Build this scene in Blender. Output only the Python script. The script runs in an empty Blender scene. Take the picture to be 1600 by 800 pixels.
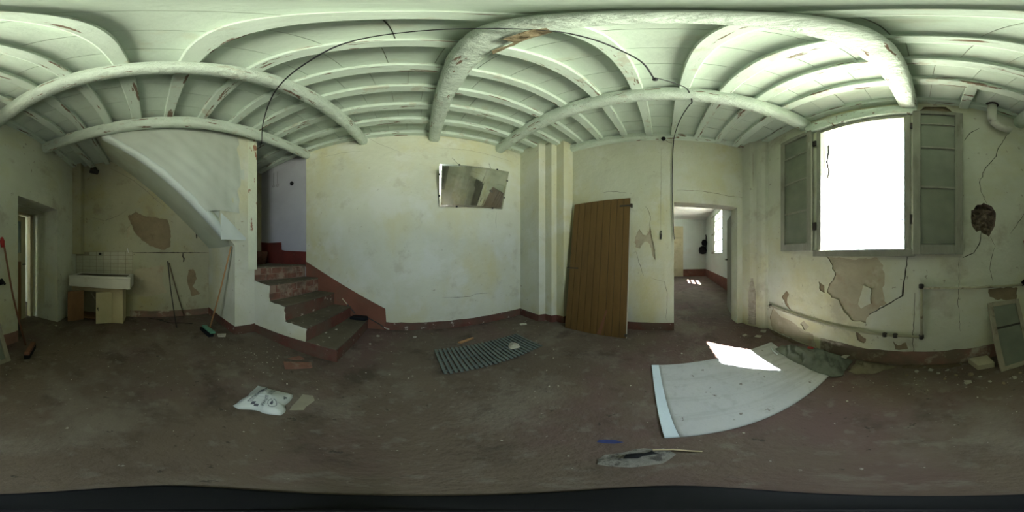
import bpy, math, random
from mathutils import Vector, noise
from mathutils.geometry import delaunay_2d_cdt

# ------------------------------------------------------------------ camera, sky, sun, exposure
S = bpy.context.scene
COL = S.collection
CAM_Z = 1.2
cd = bpy.data.cameras.new('camera'); cam = bpy.data.objects.new('camera', cd); COL.objects.link(cam)
cd.type = 'PANO'
try: cd.panorama_type = 'EQUIRECTANGULAR'
except Exception: cd.cycles.panorama_type = 'EQUIRECTANGULAR'
cd.clip_start = 0.01
cam.location = (0, 0, CAM_Z)
cam.rotation_euler = (math.pi/2, 0, -math.atan2(0.6, 0.8))
S.camera = cam

SKY = 13.0; SUN = 185.0
S.view_settings.view_transform = 'Standard'; S.view_settings.look = 'None'
S.view_settings.exposure = 0.52; S.view_settings.gamma = 1.0
S.view_settings.use_curve_mapping = False
w = bpy.data.worlds.new('sky'); S.world = w; w.use_nodes = True
w.node_tree.nodes['Background'].inputs[0].default_value = (0.74, 0.89, 1.0, 1)
w.node_tree.nodes['Background'].inputs[1].default_value = SKY
sl = bpy.data.lights.new('sun', 'SUN'); sl.energy = SUN; sl.angle = 0.0093; sl.color = (1, .98, .94)
so = bpy.data.objects.new('sun', sl); COL.objects.link(so); so.location = (-4, -6, 8)
so.rotation_euler = Vector((1.0, 1.0, -2.25)).to_track_quat('-Z', 'Y').to_euler()
def portal(name, loc, rot, sx, sy):
    l = bpy.data.lights.new(name, 'AREA'); l.shape = 'RECTANGLE'; l.size = sx; l.size_y = sy
    l.cycles.is_portal = True
    o = bpy.data.objects.new(name, l); COL.objects.link(o); o.location = loc; o.rotation_euler = rot
portal('window_portal', (.59, -1.84, 2.1), (-math.pi/2, 0, math.pi), .98, 1.74)
cy = S.cycles
cy.max_bounces = 14; cy.diffuse_bounces = 10; cy.glossy_bounces = 6; cy.transparent_max_bounces = 12
cy.sample_clamp_indirect = 60; cy.caustics_reflective = False; cy.caustics_refractive = False
cy.use_denoising = True
try: cy.use_guiding = True; cy.guiding_training_samples = 64
except Exception: pass

XD, XK, YM, YW = 2.45, -3.06, 2.46, -1.52
R = random.Random(7)
def zd(x, y): return 3.40 + .03*x + .05*y          # underside of the ceiling tiles
def vn(x, y=0, z=0): return noise.noise(Vector((x, y, z)))

# ------------------------------------------------------------------ materials
MATS = {}
def mat(name, col, rough=.85, var=.12, scale=3.0, spots=(), bump=0.0, bscale=25.0, metal=0.0, spec=.3, stretch=(1, 1, 1), detail=5):
    if name in MATS: return MATS[name]
    m = bpy.data.materials.new(name); m.use_nodes = True; MATS[name] = m
    nt = m.node_tree; N = nt.nodes; L = nt.links
    b = N['Principled BSDF']; b.inputs['Roughness'].default_value = rough; b.inputs['Metallic'].default_value = metal
    b.inputs['Specular IOR Level'].default_value = spec
    tc = N.new('ShaderNodeTexCoord'); mp = N.new('ShaderNodeMapping'); mp.inputs['Scale'].default_value = stretch
    L.new(tc.outputs['Object'], mp.inputs['Vector'])
    def nz(sc, det=detail, vec=None, rgh=.6, off=0.0):
        n = N.new('ShaderNodeTexNoise'); n.inputs['Scale'].default_value = sc; n.inputs['Detail'].default_value = det
        n.inputs['Roughness'].default_value = rgh
        v = vec or mp.outputs['Vector']
        if off:
            a = N.new('ShaderNodeVectorMath'); a.operation = 'ADD'; a.inputs[1].default_value = (off, off*1.7, off*.6); L.new(v, a.inputs[0]); v = a.outputs[0]
        L.new(v, n.inputs['Vector']); return n.outputs['Fac']
    def ramp(fac, p0, p1):
        r = N.new('ShaderNodeMapRange'); r.inputs['From Min'].default_value = p0; r.inputs['From Max'].default_value = p1
        L.new(fac, r.inputs['Value']); return r.outputs['Result']
    def mix(f, a, c):
        x = N.new('ShaderNodeMix'); x.data_type = 'RGBA'
        if f is not None: L.new(f, x.inputs['Factor'])
        for s, v in ((x.inputs['A'], a), (x.inputs['B'], c)):
            if hasattr(v, 'is_output'): L.new(v, s)
            else: s.default_value = (*v, 1)
        return x.outputs['Result']
    c0 = tuple(max(0, v*(1-var)) for v in col); c1 = tuple(min(1, v*(1+var)) for v in col)
    out = mix(ramp(nz(scale), .3, .7), c0, c1)
    for k, sp in enumerate(spots):       # (colour, scale, lo, hi, strength[, stretch])
        v = None
        if len(sp) > 5:
            m2 = N.new('ShaderNodeMapping'); m2.inputs['Scale'].default_value = sp[5]; L.new(tc.outputs['Object'], m2.inputs['Vector']); v = m2.outputs['Vector']
        f = ramp(nz(sp[1], 6, v, .62, 3.7*(k+1)), sp[2], sp[3])
        if sp[4] < 1:
            q = N.new('ShaderNodeMath'); q.operation = 'MULTIPLY'; q.inputs[1].default_value = sp[4]; L.new(f, q.inputs[0]); f = q.outputs[0]
        out = mix(f, out, sp[0])
    L.new(out, b.inputs['Base Color'])
    if bump:
        bp = N.new('ShaderNodeBump'); bp.inputs['Strength'].default_value = bump; bp.inputs['Distance'].default_value = .02
        L.new(nz(bscale, 6), bp.inputs['Height']); L.new(bp.outputs['Normal'], b.inputs['Normal'])
    return m

m_wall = mat('cream_plaster', (.55, .56, .455), .92, .06, 1.2, [((.52, .47, .22), .8, .48, .68, .75, (1, 1, .6)), ((.60, .61, .55), 1.6, .50, .62, .7), ((.34, .31, .22), 3.5, .60, .70, .35), ((.20, .16, .11), 16, .66, .69, .55)], .4, 9)
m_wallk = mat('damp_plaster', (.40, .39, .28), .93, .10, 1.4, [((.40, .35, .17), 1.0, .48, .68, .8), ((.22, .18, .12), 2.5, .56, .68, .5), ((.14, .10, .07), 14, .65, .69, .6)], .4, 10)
m_wallw = mat('flaking_plaster', (.57, .58, .49), .93, .08, 1.6, [((.52, .48, .25), .7, .46, .66, .75), ((.60, .61, .54), 1.8, .5, .62, .6), ((.34, .30, .23), 2.4, .56, .66, .5), ((.20, .16, .12), 13, .66, .69, .6)], .5, 9)
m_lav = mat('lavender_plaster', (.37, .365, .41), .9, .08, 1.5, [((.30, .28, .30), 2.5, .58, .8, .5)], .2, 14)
m_ceil = mat('celadon_paint', (.565, .645, .565), .8, .06, 1.5, [((.62, .70, .63), 2, .5, .7, .6), ((.15, .085, .055), 2.4, .605, .62, .92, (1.0, 8, 8)), ((.40, .30, .2), 5, .58, .64, .35)], .22, 18)
m_tile = mat('celadon_ceiling_tile', (.55, .63, .55), .85, .06, 1.3, [((.60, .68, .595), 1.4, .48, .66, .6), ((.44, .38, .24), 3, .60, .72, .35)], .3, 9)
m_beam = mat('rough_limed_beam', (.57, .645, .57), .85, .08, 2.2, [((.63, .69, .63), 3, .5, .7, .6), ((.18, .10, .065), 2.4, .615, .63, .92, (6, 1.2, 6)), ((.42, .35, .26), 4, .60, .68, .45)], 1.0, 16)
m_floor = mat('worn_concrete_floor', (.116, .089, .066), .66, .2, 1.2, [((.115, .068, .065), .7, .47, .60, .75), ((.19, .165, .135), 1.6, .52, .66, .55), ((.045, .034, .025), 2.4, .53, .66, .7), ((.20, .18, .15), 9, .56, .66, .4), ((.36, .34, .31), 30, .675, .70, .7), ((.03, .025, .02), 17, .66, .69, .7)], .5, 30, spec=.3)
m_red = mat('oxblood_paint', (.125, .047, .034), .85, .25, 4, [((.105, .075, .053), 2.2, .42, .58, .85), ((.5, .45, .38), 12, .63, .67, .7)], .3, 25)
m_redw = mat('worn_red_band', (.25, .14, .11), .9, .2, 3, [((.17, .13, .095), 1.6, .40, .54, .95), ((.46, .43, .34), 3, .55, .63, .7)], .3, 20)
m_tread = mat('dusty_tread', (.105, .088, .060), .85, .2, 3, [((.30, .26, .2), 14, .61, .66, .6), ((.06, .045, .03), 2, .5, .68, .6)], .3, 30)
m_brick = mat('brick', (.17, .08, .056), .92, .3, 9, [((.30, .235, .18), 6, .50, .60, .8), ((.10, .075, .055), 4, .52, .64, .7)], .5, 40)
m_mortar = mat('mortar', (.24, .17, .13), .95, .15, 6, [((.5, .43, .35), 8, .6, .7, .6)], .5, 30)
m_brown = mat('bare_render', (.255, .20, .125), .95, .16, 4, [((.15, .10, .065), 5, .58, .72, .6)], .6, 30)
m_tan = mat('tan_render', (.42, .375, .27), .95, .10, 3, [((.34, .25, .17), 4, .55, .7, .7), ((.56, .52, .42), 3, .6, .7, .6)], .45, 22)
m_stone = mat('rubble_core', (.20, .155, .115), .95, .3, 9, [((.06, .05, .04), 7, .56, .68, .8)], .9, 18)
m_crack = mat('crack_dark', (.045, .038, .03), .95)
m_cracklt = mat('crack_grey', (.26, .25, .19), .95)
m_door = mat('brown_door_paint', (.13, .074, .023), .55, .14, 5, [((.055, .032, .02), 1.3, .56, .78, .7), ((.24, .15, .08), 20, .70, .76, .5)], .15, 60, stretch=(3, 3, .35))
m_cream = mat('cream_paint', (.46, .41, .25), .6, .08, 3, [((.26, .19, .1), 3, .58, .75, .6)], .1, 30)
m_woodin = mat('raw_board', (.20, .105, .048), .8, .2, 5, [], .2, 40, stretch=(1, 1, .3))
m_ceramic = mat('old_sink_stone', (.56, .55, .48), .35, .07, 3, [((.34, .28, .18), 3, .58, .75, .6)], .05, 20, spec=.5)
m_wtile = mat('glazed_wall_tile', (.42, .41, .31), .3, .07, 4, [((.30, .23, .14), 2.5, .56, .74, .6)], .05, 20, spec=.5)
m_grout = mat('grout', (.24, .22, .16), .95, .2, 5)
m_greywood = mat('weathered_sash_wood', (.27, .27, .225), .8, .14, 4, [((.15, .13, .1), 4, .56, .72, .7), ((.42, .44, .39), 7, .62, .72, .5)], .3, 40, stretch=(2, 2, .5))
m_sheet = mat('dusty_sheet', (.50, .54, .49), .6, .06, 1.5, [((.42, .44, .38), 1.2, .5, .75, .6)], .12, 8)
m_sheet2 = mat('pale_sheet', (.60, .66, .64), .55, .06, 2, [], .1, 8)
m_soffit = mat('soffit_cloth', (.52, .57, .47), .75, .07, 1.5, [((.40, .40, .29), 1.4, .52, .75, .7)], .15, 8)
m_card = mat('grey_lino', (.45, .46, .475), .7, .06, 2, [((.30, .295, .29), 5, .50, .66, .55, (2.2, .16, 1)), ((.33, .33, .33), 12, .55, .66, .4), ((.12, .09, .07), 9, .645, .675, .8)], .2, 24)
m_cardw = mat('pale_lino_edge', (.58, .67, .75), .7, .05, 4, [((.42, .44, .44), 8, .62, .72, .5)], .1, 30)
m_gcloth = mat('green_grey_cloth', (.13, .145, .118), .95, .15, 4, [((.18, .195, .165), 5, .48, .66, .5)], .4, 60)
m_bcloth = mat('olive_brown_cloth', (.17, .145, .095), .95, .2, 4, [((.26, .23, .16), 4, .5, .66, .6)], .4, 50)
m_grate = mat('grate_steel', (.105, .125, .115), .6, .18, 6, [((.17, .19, .17), 6, .55, .7, .6)], .2, 40, spec=.4)
m_bag = mat('white_plastic_bag', (.50, .54, .53), .4, .06, 4, [((.46, .48, .43), 5, .56, .72, .5)], .2, 18, spec=.5)
m_clear = mat('cloudy_plastic', (.27, .25, .19), .35, .1, 6, [], .2, 18, spec=.5)
m_print = mat('bag_print', (.075, .08, .10), .6, .1, 5)
m_black = mat('black_plastic', (.010, .0105, .012), .6, .2, 5, spec=.12)
m_iron = mat('dark_iron', (.05, .045, .04), .6, .2, 8, [((.13, .06, .03), 9, .58, .7, .6)], .2, 40, metal=.3)
m_pipe = mat('painted_pipe', (.40, .38, .28), .6, .1, 5, [((.14, .09, .05), 8, .58, .68, .8)], .1, 40)
m_white = mat('white_flue', (.62, .63, .56), .5, .06, 4, [((.4, .38, .3), 5, .6, .72, .4)], .05, 20)
m_cable = mat('cable', (.022, .022, .026), .5, .1, 5)
m_broomw = mat('broom_handle_wood', (.40, .22, .10), .6, .15, 6, [], .1, 40, stretch=(4, 4, .5))
m_broomd = mat('dark_broom_handle', (.17, .075, .045), .6, .15, 6, [], .1, 40)
m_green = mat('green_plastic', (.10, .26, .18), .45, .1, 5)
m_redpl = mat('red_plastic', (.35, .03, .03), .4, .1, 5)
m_chip = mat('plaster_chip', (.38, .36, .30), .95, .2, 8, [], .3, 40)
m_shard = mat('terracotta_shard', (.20, .10, .07), .9, .2, 8, [((.3, .25, .2), 8, .55, .7, .6)], .3, 40)
m_paper = mat('paper', (.55, .55, .46), .9, .1, 9, [((.3, .28, .22), 12, .58, .66, .6)], .1, 40)
m_rooml = mat('far_room_paint', (.55, .60, .56), .85, .05, 1.2, [((.5, .5, .4), 1.5, .55, .75, .5)], .1, 15)
m_roomc = mat('far_room_ceiling', (.66, .64, .62), .85, .04, 1.2)
m_ground = mat('yard_gravel', (.42, .44, .36), .95, .12, 1.5, [((.22, .30, .14), 1.2, .52, .68, .7)], .3, 20)
m_render = mat('outer_render', (.5, .48, .42), .95, .08, 1.5)
m_blue = mat('blue_cloth', (.035, .05, .16), .8, .3, 9)
m_ash = mat('ash_heap', (.21, .20, .18), .9, .3, 10, [((.05, .045, .04), 22, .52, .60, .8)], .7, 40)
m_straw = mat('split_lath', (.50, .42, .28), .8, .15, 8)

def mk_mirror():
    m = bpy.data.materials.new('aged_mirror'); m.use_nodes = True; N = m.node_tree.nodes; L = m.node_tree.links
    b = N['Principled BSDF']; b.inputs['Metallic'].default_value = 1; b.inputs['Roughness'].default_value = .04
    n = N.new('ShaderNodeTexNoise'); n.inputs['Scale'].default_value = 6; n.inputs['Detail'].default_value = 6
    tc = N.new('ShaderNodeTexCoord'); L.new(tc.outputs['Object'], n.inputs['Vector'])
    r = N.new('ShaderNodeValToRGB'); r.color_ramp.elements[0].position = .3; r.color_ramp.elements[0].color = (.62, .63, .58, 1)
    r.color_ramp.elements[1].position = .6; r.color_ramp.elements[1].color = (.85, .87, .82, 1)
    L.new(n.outputs['Fac'], r.inputs['Fac']); L.new(r.outputs['Color'], b.inputs['Base Color'])
    return m
m_mirror = mk_mirror()
def mk_glass(name, dust, amt):
    m = bpy.data.materials.new(name); m.use_nodes = True; N = m.node_tree.nodes; L = m.node_tree.links
    out = N['Material Output']; b = N['Principled BSDF']
    b.inputs['Base Color'].default_value = (*dust, 1); b.inputs['Roughness'].default_value = .3
    t = N.new('ShaderNodeBsdfTransparent'); t.inputs['Color'].default_value = (.80, .86, .82, 1)
    mx = N.new('ShaderNodeMixShader')
    n = N.new('ShaderNodeTexNoise'); n.inputs['Scale'].default_value = 5; n.inputs['Detail'].default_value = 4
    r = N.new('ShaderNodeMapRange'); r.inputs['From Min'].default_value = .3; r.inputs['From Max'].default_value = .7
    r.inputs['To Min'].default_value = amt-.1; r.inputs['To Max'].default_value = amt+.1
    tc = N.new('ShaderNodeTexCoord'); L.new(tc.outputs['Object'], n.inputs['Vector'])
    L.new(n.outputs['Fac'], r.inputs['Value']); L.new(r.outputs['Result'], mx.inputs[0])
    L.new(t.outputs[0], mx.inputs[1]); L.new(b.outputs[0], mx.inputs[2]); L.new(mx.outputs[0], out.inputs['Surface'])
    return m
m_glass = mk_glass('dusty_glass', (.215, .235, .18), .82)
m_glass2 = mk_glass('frosted_pane', (.25, .31, .29), .8)
m_film = mk_glass('clear_film', (.22, .215, .19), .45)

# ------------------------------------------------------------------ mesh helpers
class MB:
    def __init__(s): s.v = []; s.f = []
    def add(s, vs, fs):
        o = len(s.v); s.v += [tuple(p) for p in vs]; s.f += [tuple(i+o for i in f) for f in fs]; return s
    def hexa(s, p):   # 4 bottom, 4 top
        return s.add(p, [(3, 2, 1, 0), (4, 5, 6, 7), (0, 1, 5, 4), (1, 2, 6, 5), (2, 3, 7, 6), (3, 0, 4, 7)])
    def box(s, x0, x1, y0, y1, z0, z1):
        return s.hexa([(x0, y0, z0), (x1, y0, z0), (x1, y1, z0), (x0, y1, z0), (x0, y0, z1), (x1, y0, z1), (x1, y1, z1), (x0, y1, z1)])
    def prism(s, poly, z0, z1):
        n = len(poly)
        f0 = z0 if callable(z0) else (lambda x, y: z0); f1 = z1 if callable(z1) else (lambda x, y: z1)
        vs = [(x, y, f0(x, y)) for x, y in poly] + [(x, y, f1(x, y)) for x, y in poly]
        return s.add(vs, [tuple(range(n))[::-1], tuple(range(n, 2*n))] + [(i, (i+1) % n, n+(i+1) % n, n+i) for i in range(n)])
    def tube(s, pts, r, n=8, cap=True):
        pts = [Vector(p) for p in pts]; rs = r if isinstance(r, (list, tuple)) else [r]*len(pts)
        up = Vector((0, 0, 1)); rings = []
        for i, p in enumerate(pts):
            d = (pts[min(i+1, len(pts)-1)] - pts[max(i-1, 0)]).normalized()
            a = d.cross(up if abs(d.z) < .95 else Vector((1, 0, 0))).normalized(); b = d.cross(a)
            rings.append([p + (a*math.cos(2*math.pi*k/n) + b*math.sin(2*math.pi*k/n))*rs[i] for k in range(n)])
        vs = [q for rg in rings for q in rg]; fs = []
        for i in range(len(pts)-1):
            for k in range(n): fs.append((i*n+k, i*n+(k+1) % n, (i+1)*n+(k+1) % n, (i+1)*n+k))
        if cap: fs += [tuple(range(n))[::-1], tuple(range((len(pts)-1)*n, len(pts)*n))]
        return s.add(vs, fs)
    def lathe(s, prof, c=(0, 0, 0), n=16):  # prof (r,z)
        vs = []; fs = []
        for r, z in prof:
            for k in range(n): vs.append((c[0]+r*math.cos(2*math.pi*k/n), c[1]+r*math.sin(2*math.pi*k/n), c[2]+z))
        for i in range(len(prof)-1):
            for k in range(n): fs.append((i*n+k, i*n+(k+1) % n, (i+1)*n+(k+1) % n, (i+1)*n+k))
        fs += [tuple(range(n))[::-1], tuple(range((len(prof)-1)*n, len(prof)*n))]
        return s.add(vs, fs)
    def build(s, name, m, parent=None, smooth=False, bevel=0, label=None, cat=None, group=None, kind=None):
        me = bpy.data.meshes.new(name); me.from_pydata(s.v, [], s.f); me.update()
        me.materials.append(m)
        if smooth:
            for p in me.polygons: p.use_smooth = True
        o = bpy.data.objects.new(name, me); COL.objects.link(o)
        if parent: o.parent = parent
        if bevel:
            bv = o.modifiers.new('bevel', 'BEVEL'); bv.width = bevel; bv.segments = 2; bv.limit_method = 'ANGLE'
        return tag(o, label, cat, group, kind)
def tag(o, label=None, cat=None, group=None, kind=None):
    if label: o['label'] = label
    if cat: o['category'] = cat
    if group: o['group'] = group
    if kind: o['kind'] = kind
    return o
def thing(name, label, cat, group=None, loc=(0, 0, 0), rotz=0, kind=None):
    o = bpy.data.objects.new(name, None); o.empty_display_size = .1; COL.objects.link(o)
    o.location = loc; o.rotation_euler = (0, 0, rotz)
    return tag(o, label, cat, group, kind)
def inside(p, poly):
    x, y = p; c = False; n = len(poly)
    for i in range(n):
        x0, y0 = poly[i]; x1, y1 = poly[(i+1) % n]
        if (y0 > y) != (y1 > y) and x < (x1-x0)*(y-y0)/(y1-y0)+x0: c = not c
    return c
def cdt(outer, holes=(), extra=()):
    vs = []; es = []
    for lp in [outer]+list(holes):
        o = len(vs); vs += [Vector(p) for p in lp]; n = len(lp); es += [(o+i, o+(i+1) % n) for i in range(n)]
    vs += [Vector(p) for p in extra]
    r = delaunay_2d_cdt(vs, es, [], 0, 1e-5)
    V = [tuple(v) for v in r[0]]; F = []
    for f in r[2]:
        c = (sum(V[i][0] for i in f)/len(f), sum(V[i][1] for i in f)/len(f))
        if inside(c, outer) and not any(inside(c, h) for h in holes): F.append(tuple(f))
    return V, F
def rough_poly(poly, seed, amp=.012, step=.04):
    out = []; n = len(poly)
    for i in range(n):
        a = Vector(poly[i]); b = Vector(poly[(i+1) % n]); k = max(1, int((b-a).length/step))
        for j in range(k):
            p = a.lerp(b, j/k); t = seed*3.1
            out.append((p.x+amp*vn(p.x*23+t, p.y*23, t), p.y+amp*vn(p.x*23, p.y*23+t, t+5)))
    return out
def wall(name, to3, outer, holes, patches, thick, m, label, cat='wall'):
    """plaster wall with openings; each patch is plaster lost, recessed, a child of its own"""
    rp = [rough_poly(p[0], i+1, .022, .03) for i, p in enumerate(patches)]
    b = MB(); V, F = cdt(outer, list(holes)+rp); b.add([to3(u, v, 0) for u, v in V], F)
    V, F = cdt(outer, holes); b.add([to3(u, v, thick) for u, v in V], F)
    for lp in [outer]+list(holes):
        n = len(lp); b.add([to3(u, v, 0) for u, v in lp]+[to3(u, v, thick) for u, v in lp], [(i, (i+1) % n, n+(i+1) % n, n+i) for i in range(n)])
    o = b.build(name, m, label=label, cat=cat, kind='structure')
    for i, p in enumerate(patches):
        poly = rp[i]; dep, amp, mm, lb = p[1:5]
        xs = [q[0] for q in poly]; ys = [q[1] for q in poly]; st = .018 if amp > .02 else .035; fq = 27 if amp > .02 else 14; ex = []
        x = min(xs)
        while x < max(xs):
            y = min(ys)
            while y < max(ys):
                q = (x+R.uniform(-.3, .3)*st, y+R.uniform(-.3, .3)*st)
                if inside(q, poly): ex.append(q)
                y += st
            x += st
        keep = [rough_poly(p[5], 50+i)] if len(p) > 5 else []
        if keep: ex = [q for q in ex if not inside(q, keep[0])]
        V, F = cdt(poly, keep, ex); c = MB()
        c.add([to3(u, v, dep+amp*vn(u*fq, v*fq, i*9.1)) for u, v in V], F)
        for lp in [poly]+keep:
            n = len(lp); c.add([to3(u, v, 0) for u, v in lp]+[to3(u, v, dep+amp+.002) for u, v in lp], [(k, (k+1) % n, n+(k+1) % n, n+k) for k in range(n)])
        c.build('bare_patch', mm, o, label=lb)
        if keep:
            V, F = cdt(keep[0]); k = MB(); k.add([to3(u, v, 0) for u, v in V], F); k.build('plaster_island', m, o)
    return o
def crack(parent, to3, pts, wid=.006, m=None, jit=.012):
    P = []
    for i in range(len(pts)-1):
        a = Vector(pts[i]); c = Vector(pts[i+1]); k = max(2, int((c-a).length/.04))
        for j in range(k): P.append(a.lerp(c, j/k))
    P.append(Vector(pts[-1])); n = len(P)
    P = [p + Vector((vn(p.x*30, p.y*30, 1.5), vn(p.x*30, p.y*30, 7.5)))*jit for p in P]
    L_ = []; R_ = []
    for i, p in enumerate(P):
        d = (P[min(i+1, n-1)]-P[max(0, i-1)]).normalized(); q = Vector((-d.y, d.x))
        ww = wid*(.35+.65*math.sin(math.pi*min(1, (i+.5)/n)))*(1+.6*vn(i*.9, wid*900))
        L_.append(p+q*ww*.5); R_.append(p-q*ww*.5)
    b = MB(); b.add([to3(p.x, p.y, -.0015) for p in L_]+[to3(p.x, p.y, -.0015) for p in R_], [(i, i+1, n+i+1, n+i) for i in range(n-1)])
    b.build('crack', m or m_crack, parent)

# to3 maps: (u along wall, height, depth into wall)
tM = lambda u, v, d: (u, YM+d, v)
tW = lambda u, v, d: (u, YW-d, v)
tD = lambda u, v, d: (XD+d, u, v)
tK = lambda u, v, d: (XK-d, u, v)
TOP = 3.66

# ------------------------------------------------------------------ structure: floor, walls
b = MB(); b.box(-3.4, 9.7, -2.9, 3.0, -.12, 0)
floor = b.build('floor', m_floor, label='dark worn concrete floor with dust and flecks of plaster', cat='floor', kind='structure')

wn = wall('wall_north', tM, [(-1.755, 0), (XD+.2, 0), (XD+.2, TOP), (-1.755, TOP)], [], [], .3, m_wall, 'cream plaster wall behind the hung mirror')
for c in ([(.53, .55), (.79, .53), (1.01, .53), (1.12, .56), (1.36, .55)], ):
    crack(wn, tM, c, .005, m_crack)
for c in ([(-.62, 3.46), (-.45, 3.27), (-.25, 3.12), (-.11, 3.03)], [(-1.46, 3.16), (-.97, 3.15), (-.65, 3.11)], [(.43, 3.15), (1.06, 3.21), (1.84, 3.2)], [(1.5, 2.0), (1.49, 1.85), (1.5, 1.7)]):
    crack(wn, tM, c, .007, m_cracklt)
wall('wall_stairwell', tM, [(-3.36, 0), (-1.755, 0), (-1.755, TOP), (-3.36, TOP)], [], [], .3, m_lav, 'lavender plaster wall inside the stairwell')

DP = [(.43, 1.48), (.36, 1.61), (.31, 1.53), (.25, 1.51), (.19, 1.65), (.17, 1.51), (.13, 1.32), (.12, 1.15), (.17, 1.22), (.21, 1.41), (.29, 1.41), (.36, 1.32), (.42, 1.33)]
we = wall('wall_east', tD, [(-1.82, 0), (-1.199, 0), (-1.199, 2.04), (-.163, 2.04), (-.163, 0), (YM, 0), (YM, TOP), (-1.82, TOP)], [],
          [(DP, .018, .008, m_tan, 'jagged plaster loss with a grey lip')], .237, m_wall, 'cream plaster wall with the open doorway and leaning door')
for c in ([(.21, 1.64), (.19, 1.81), (.23, 1.92), (.27, 1.98)], [(.17, .86), (-.02, .81), (-.06, .66), (-.06, .4), (-.04, .18)], [(.97, 2.27), (.81, 2.28), (.65, 2.24), (.57, 2.24)], [(.42, 1.28), (.36, 1.1), (.3, .9)]):
    crack(we, tD, c, .005)
crack(we, tD, [(-.2, 2.25), (-.6, 2.26), (-1.0, 2.23), (-1.35, 2.24)], .010, m_cracklt)
crack(we, tD, [(.03, 3.1), (.03, 2.4), (.04, 1.5)], .006, m_cracklt, .003)

WSTONE = [(-.5, 1.65), (-.57, 1.72), (-.64, 1.75), (-.73, 1.73), (-.78, 1.65), (-.77, 1.54), (-.73, 1.45), (-.69, 1.40), (-.6, 1.45), (-.55, 1.44), (-.5, 1.53)]
WBIG = [(.97, 1.19), (.64, 1.17), (.4, 1.18), (.35, 1.11), (.32, 1.0), (.35, .86), (.31, .73), (.47, .61), (.52, .5), (.67, .51), (.76, .59), (.81, .71), (.9, .74), (.98, .8), (.86, .99), (.9, 1.1)]
WISL = [(.54, .91), (.46, .88), (.47, .72), (.57, .66), (.6, .7)]
WBL = [(1.90, .40), (1.72, .30), (1.55, .30), (1.36, .24), (1.16, .20), (1.10, .02), (1.5, .02), (1.92, .02), (1.98, .2)]
WBP = [(-.69, .85), (-.96, .86), (-1.05, .83), (-1.03, .68), (-.8, .73), (-.71, .76)]
ws = wall('wall_south', tW, [(-3.36, 0), (-2.351, 0), (-2.351, 2.01), (-1.426, 2.01), (-1.426, 0), (2.75, 0), (2.75, TOP), (-3.36, TOP)],
          [[(.08, 1.21), (1.10, 1.21), (1.10, 2.98), (.08, 2.98)]],
          [(WSTONE, .07, .06, m_stone, 'deep hole with rubble stones showing'), (WBIG, .014, .006, m_tan, 'large tan patch of lost plaster under the window', WISL),
           (WBL, .010, .006, m_tan, 'flaked damp patch low by the corner'), (WBP, .012, .006, m_brown, 'dark brown patch along the pipe'),
           ([(.12, .3), (.2, .25), (.25, .31), (.22, .21), (.1, .22)], .008, .003, m_brown, 'small flaked spot'), ([(1.70, .62), (1.62, .72), (1.56, .68), (1.60, .55), (1.52, .46), (1.62, .50)], .010, .004, m_brown, 'rusty flaked spot above the pipe'), ([(1.0, .86), (1.07, .90), (1.06, .80), (.99, .78)], .01, .004, m_brown, 'small brown spot'), ([(1.30, .36), (1.36, .30), (1.28, .22), (1.22, .30)], .01, .004, m_tan, 'flaked spot under the pipe'), ([(.5, .3), (.62, .38), (.6, .27), (.53, .24)], .008, .003, m_brown, 'small flaked spot'),
           ([(-.35, 3.06), (.02, 3.05), (-.05, 3.18), (-.25, 3.2)], .03, .015, m_brown, 'torn plaster over the open sash')],
          .3, m_wallw, 'peeling cream plaster wall around the bright window')
for c, wd in (([(.11, 1.19), (.12, 1.11), (.13, 1.05), (.14, .96), (.16, .82), (.22, .78), (.31, .72), (.37, .68), (.48, .6)], .015),
              ([(-.67, 1.75), (-.61, 1.88), (-.59, 1.99), (-.66, 2.2), (-.77, 2.39), (-.8, 2.53), (-.86, 2.69), (-.96, 2.93)], .008),
              ([(-.61, 1.45), (-.59, 1.33), (-.53, 1.23), (-.42, 1.19)], .010), ([(-.43, 2.55), (-.49, 2.7), (-.59, 2.83)], .008),
              ([(-.38, 1.19), (-.38, .95), (-.37, .76), (-.39, .42)], .005), ([(-1.14, 1.7), (-1.01, 1.52), (-.95, 1.45)], .006),
              ([(.04, .85), (.05, .6), (.06, .3), (.04, .02)], .006), ([(-.72, 1.4), (-.76, 1.3), (-.7, 1.1), (-.74, .93)], .005)):
    crack(ws, tW, c, wd)

KP = [(-.44, 1.97), (-.28, 2.05), (-.12, 1.96), (.31, 1.9), (.37, 1.69), (.36, 1.38), (.23, 1.31), (0, 1.38), (-.17, 1.5), (-.32, 1.66), (-.36, 1.79)]
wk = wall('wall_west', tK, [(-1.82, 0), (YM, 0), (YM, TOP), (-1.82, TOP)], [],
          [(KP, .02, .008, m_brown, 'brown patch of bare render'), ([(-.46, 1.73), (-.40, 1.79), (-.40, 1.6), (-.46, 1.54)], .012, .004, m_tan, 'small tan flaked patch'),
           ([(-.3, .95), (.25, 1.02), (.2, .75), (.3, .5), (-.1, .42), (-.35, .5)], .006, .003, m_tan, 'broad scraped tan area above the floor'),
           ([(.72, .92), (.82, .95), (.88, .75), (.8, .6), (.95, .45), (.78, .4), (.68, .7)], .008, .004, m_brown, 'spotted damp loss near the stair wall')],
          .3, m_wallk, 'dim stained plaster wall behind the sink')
crack(wk, tK, [(-.35, 1.262), (.3, 1.262), (1.12, 1.265)], .016, m_crack, .002)
for c in ([(-1.2, 2.0), (-.9, 1.9), (-.6, 2.0), (-.45, 2.1)], [(-.8, 3.1), (-.35, 2.75), (-.1, 2.5), (.3, 2.1)]): crack(wk, tK, c, .012, m_cracklt)
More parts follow.
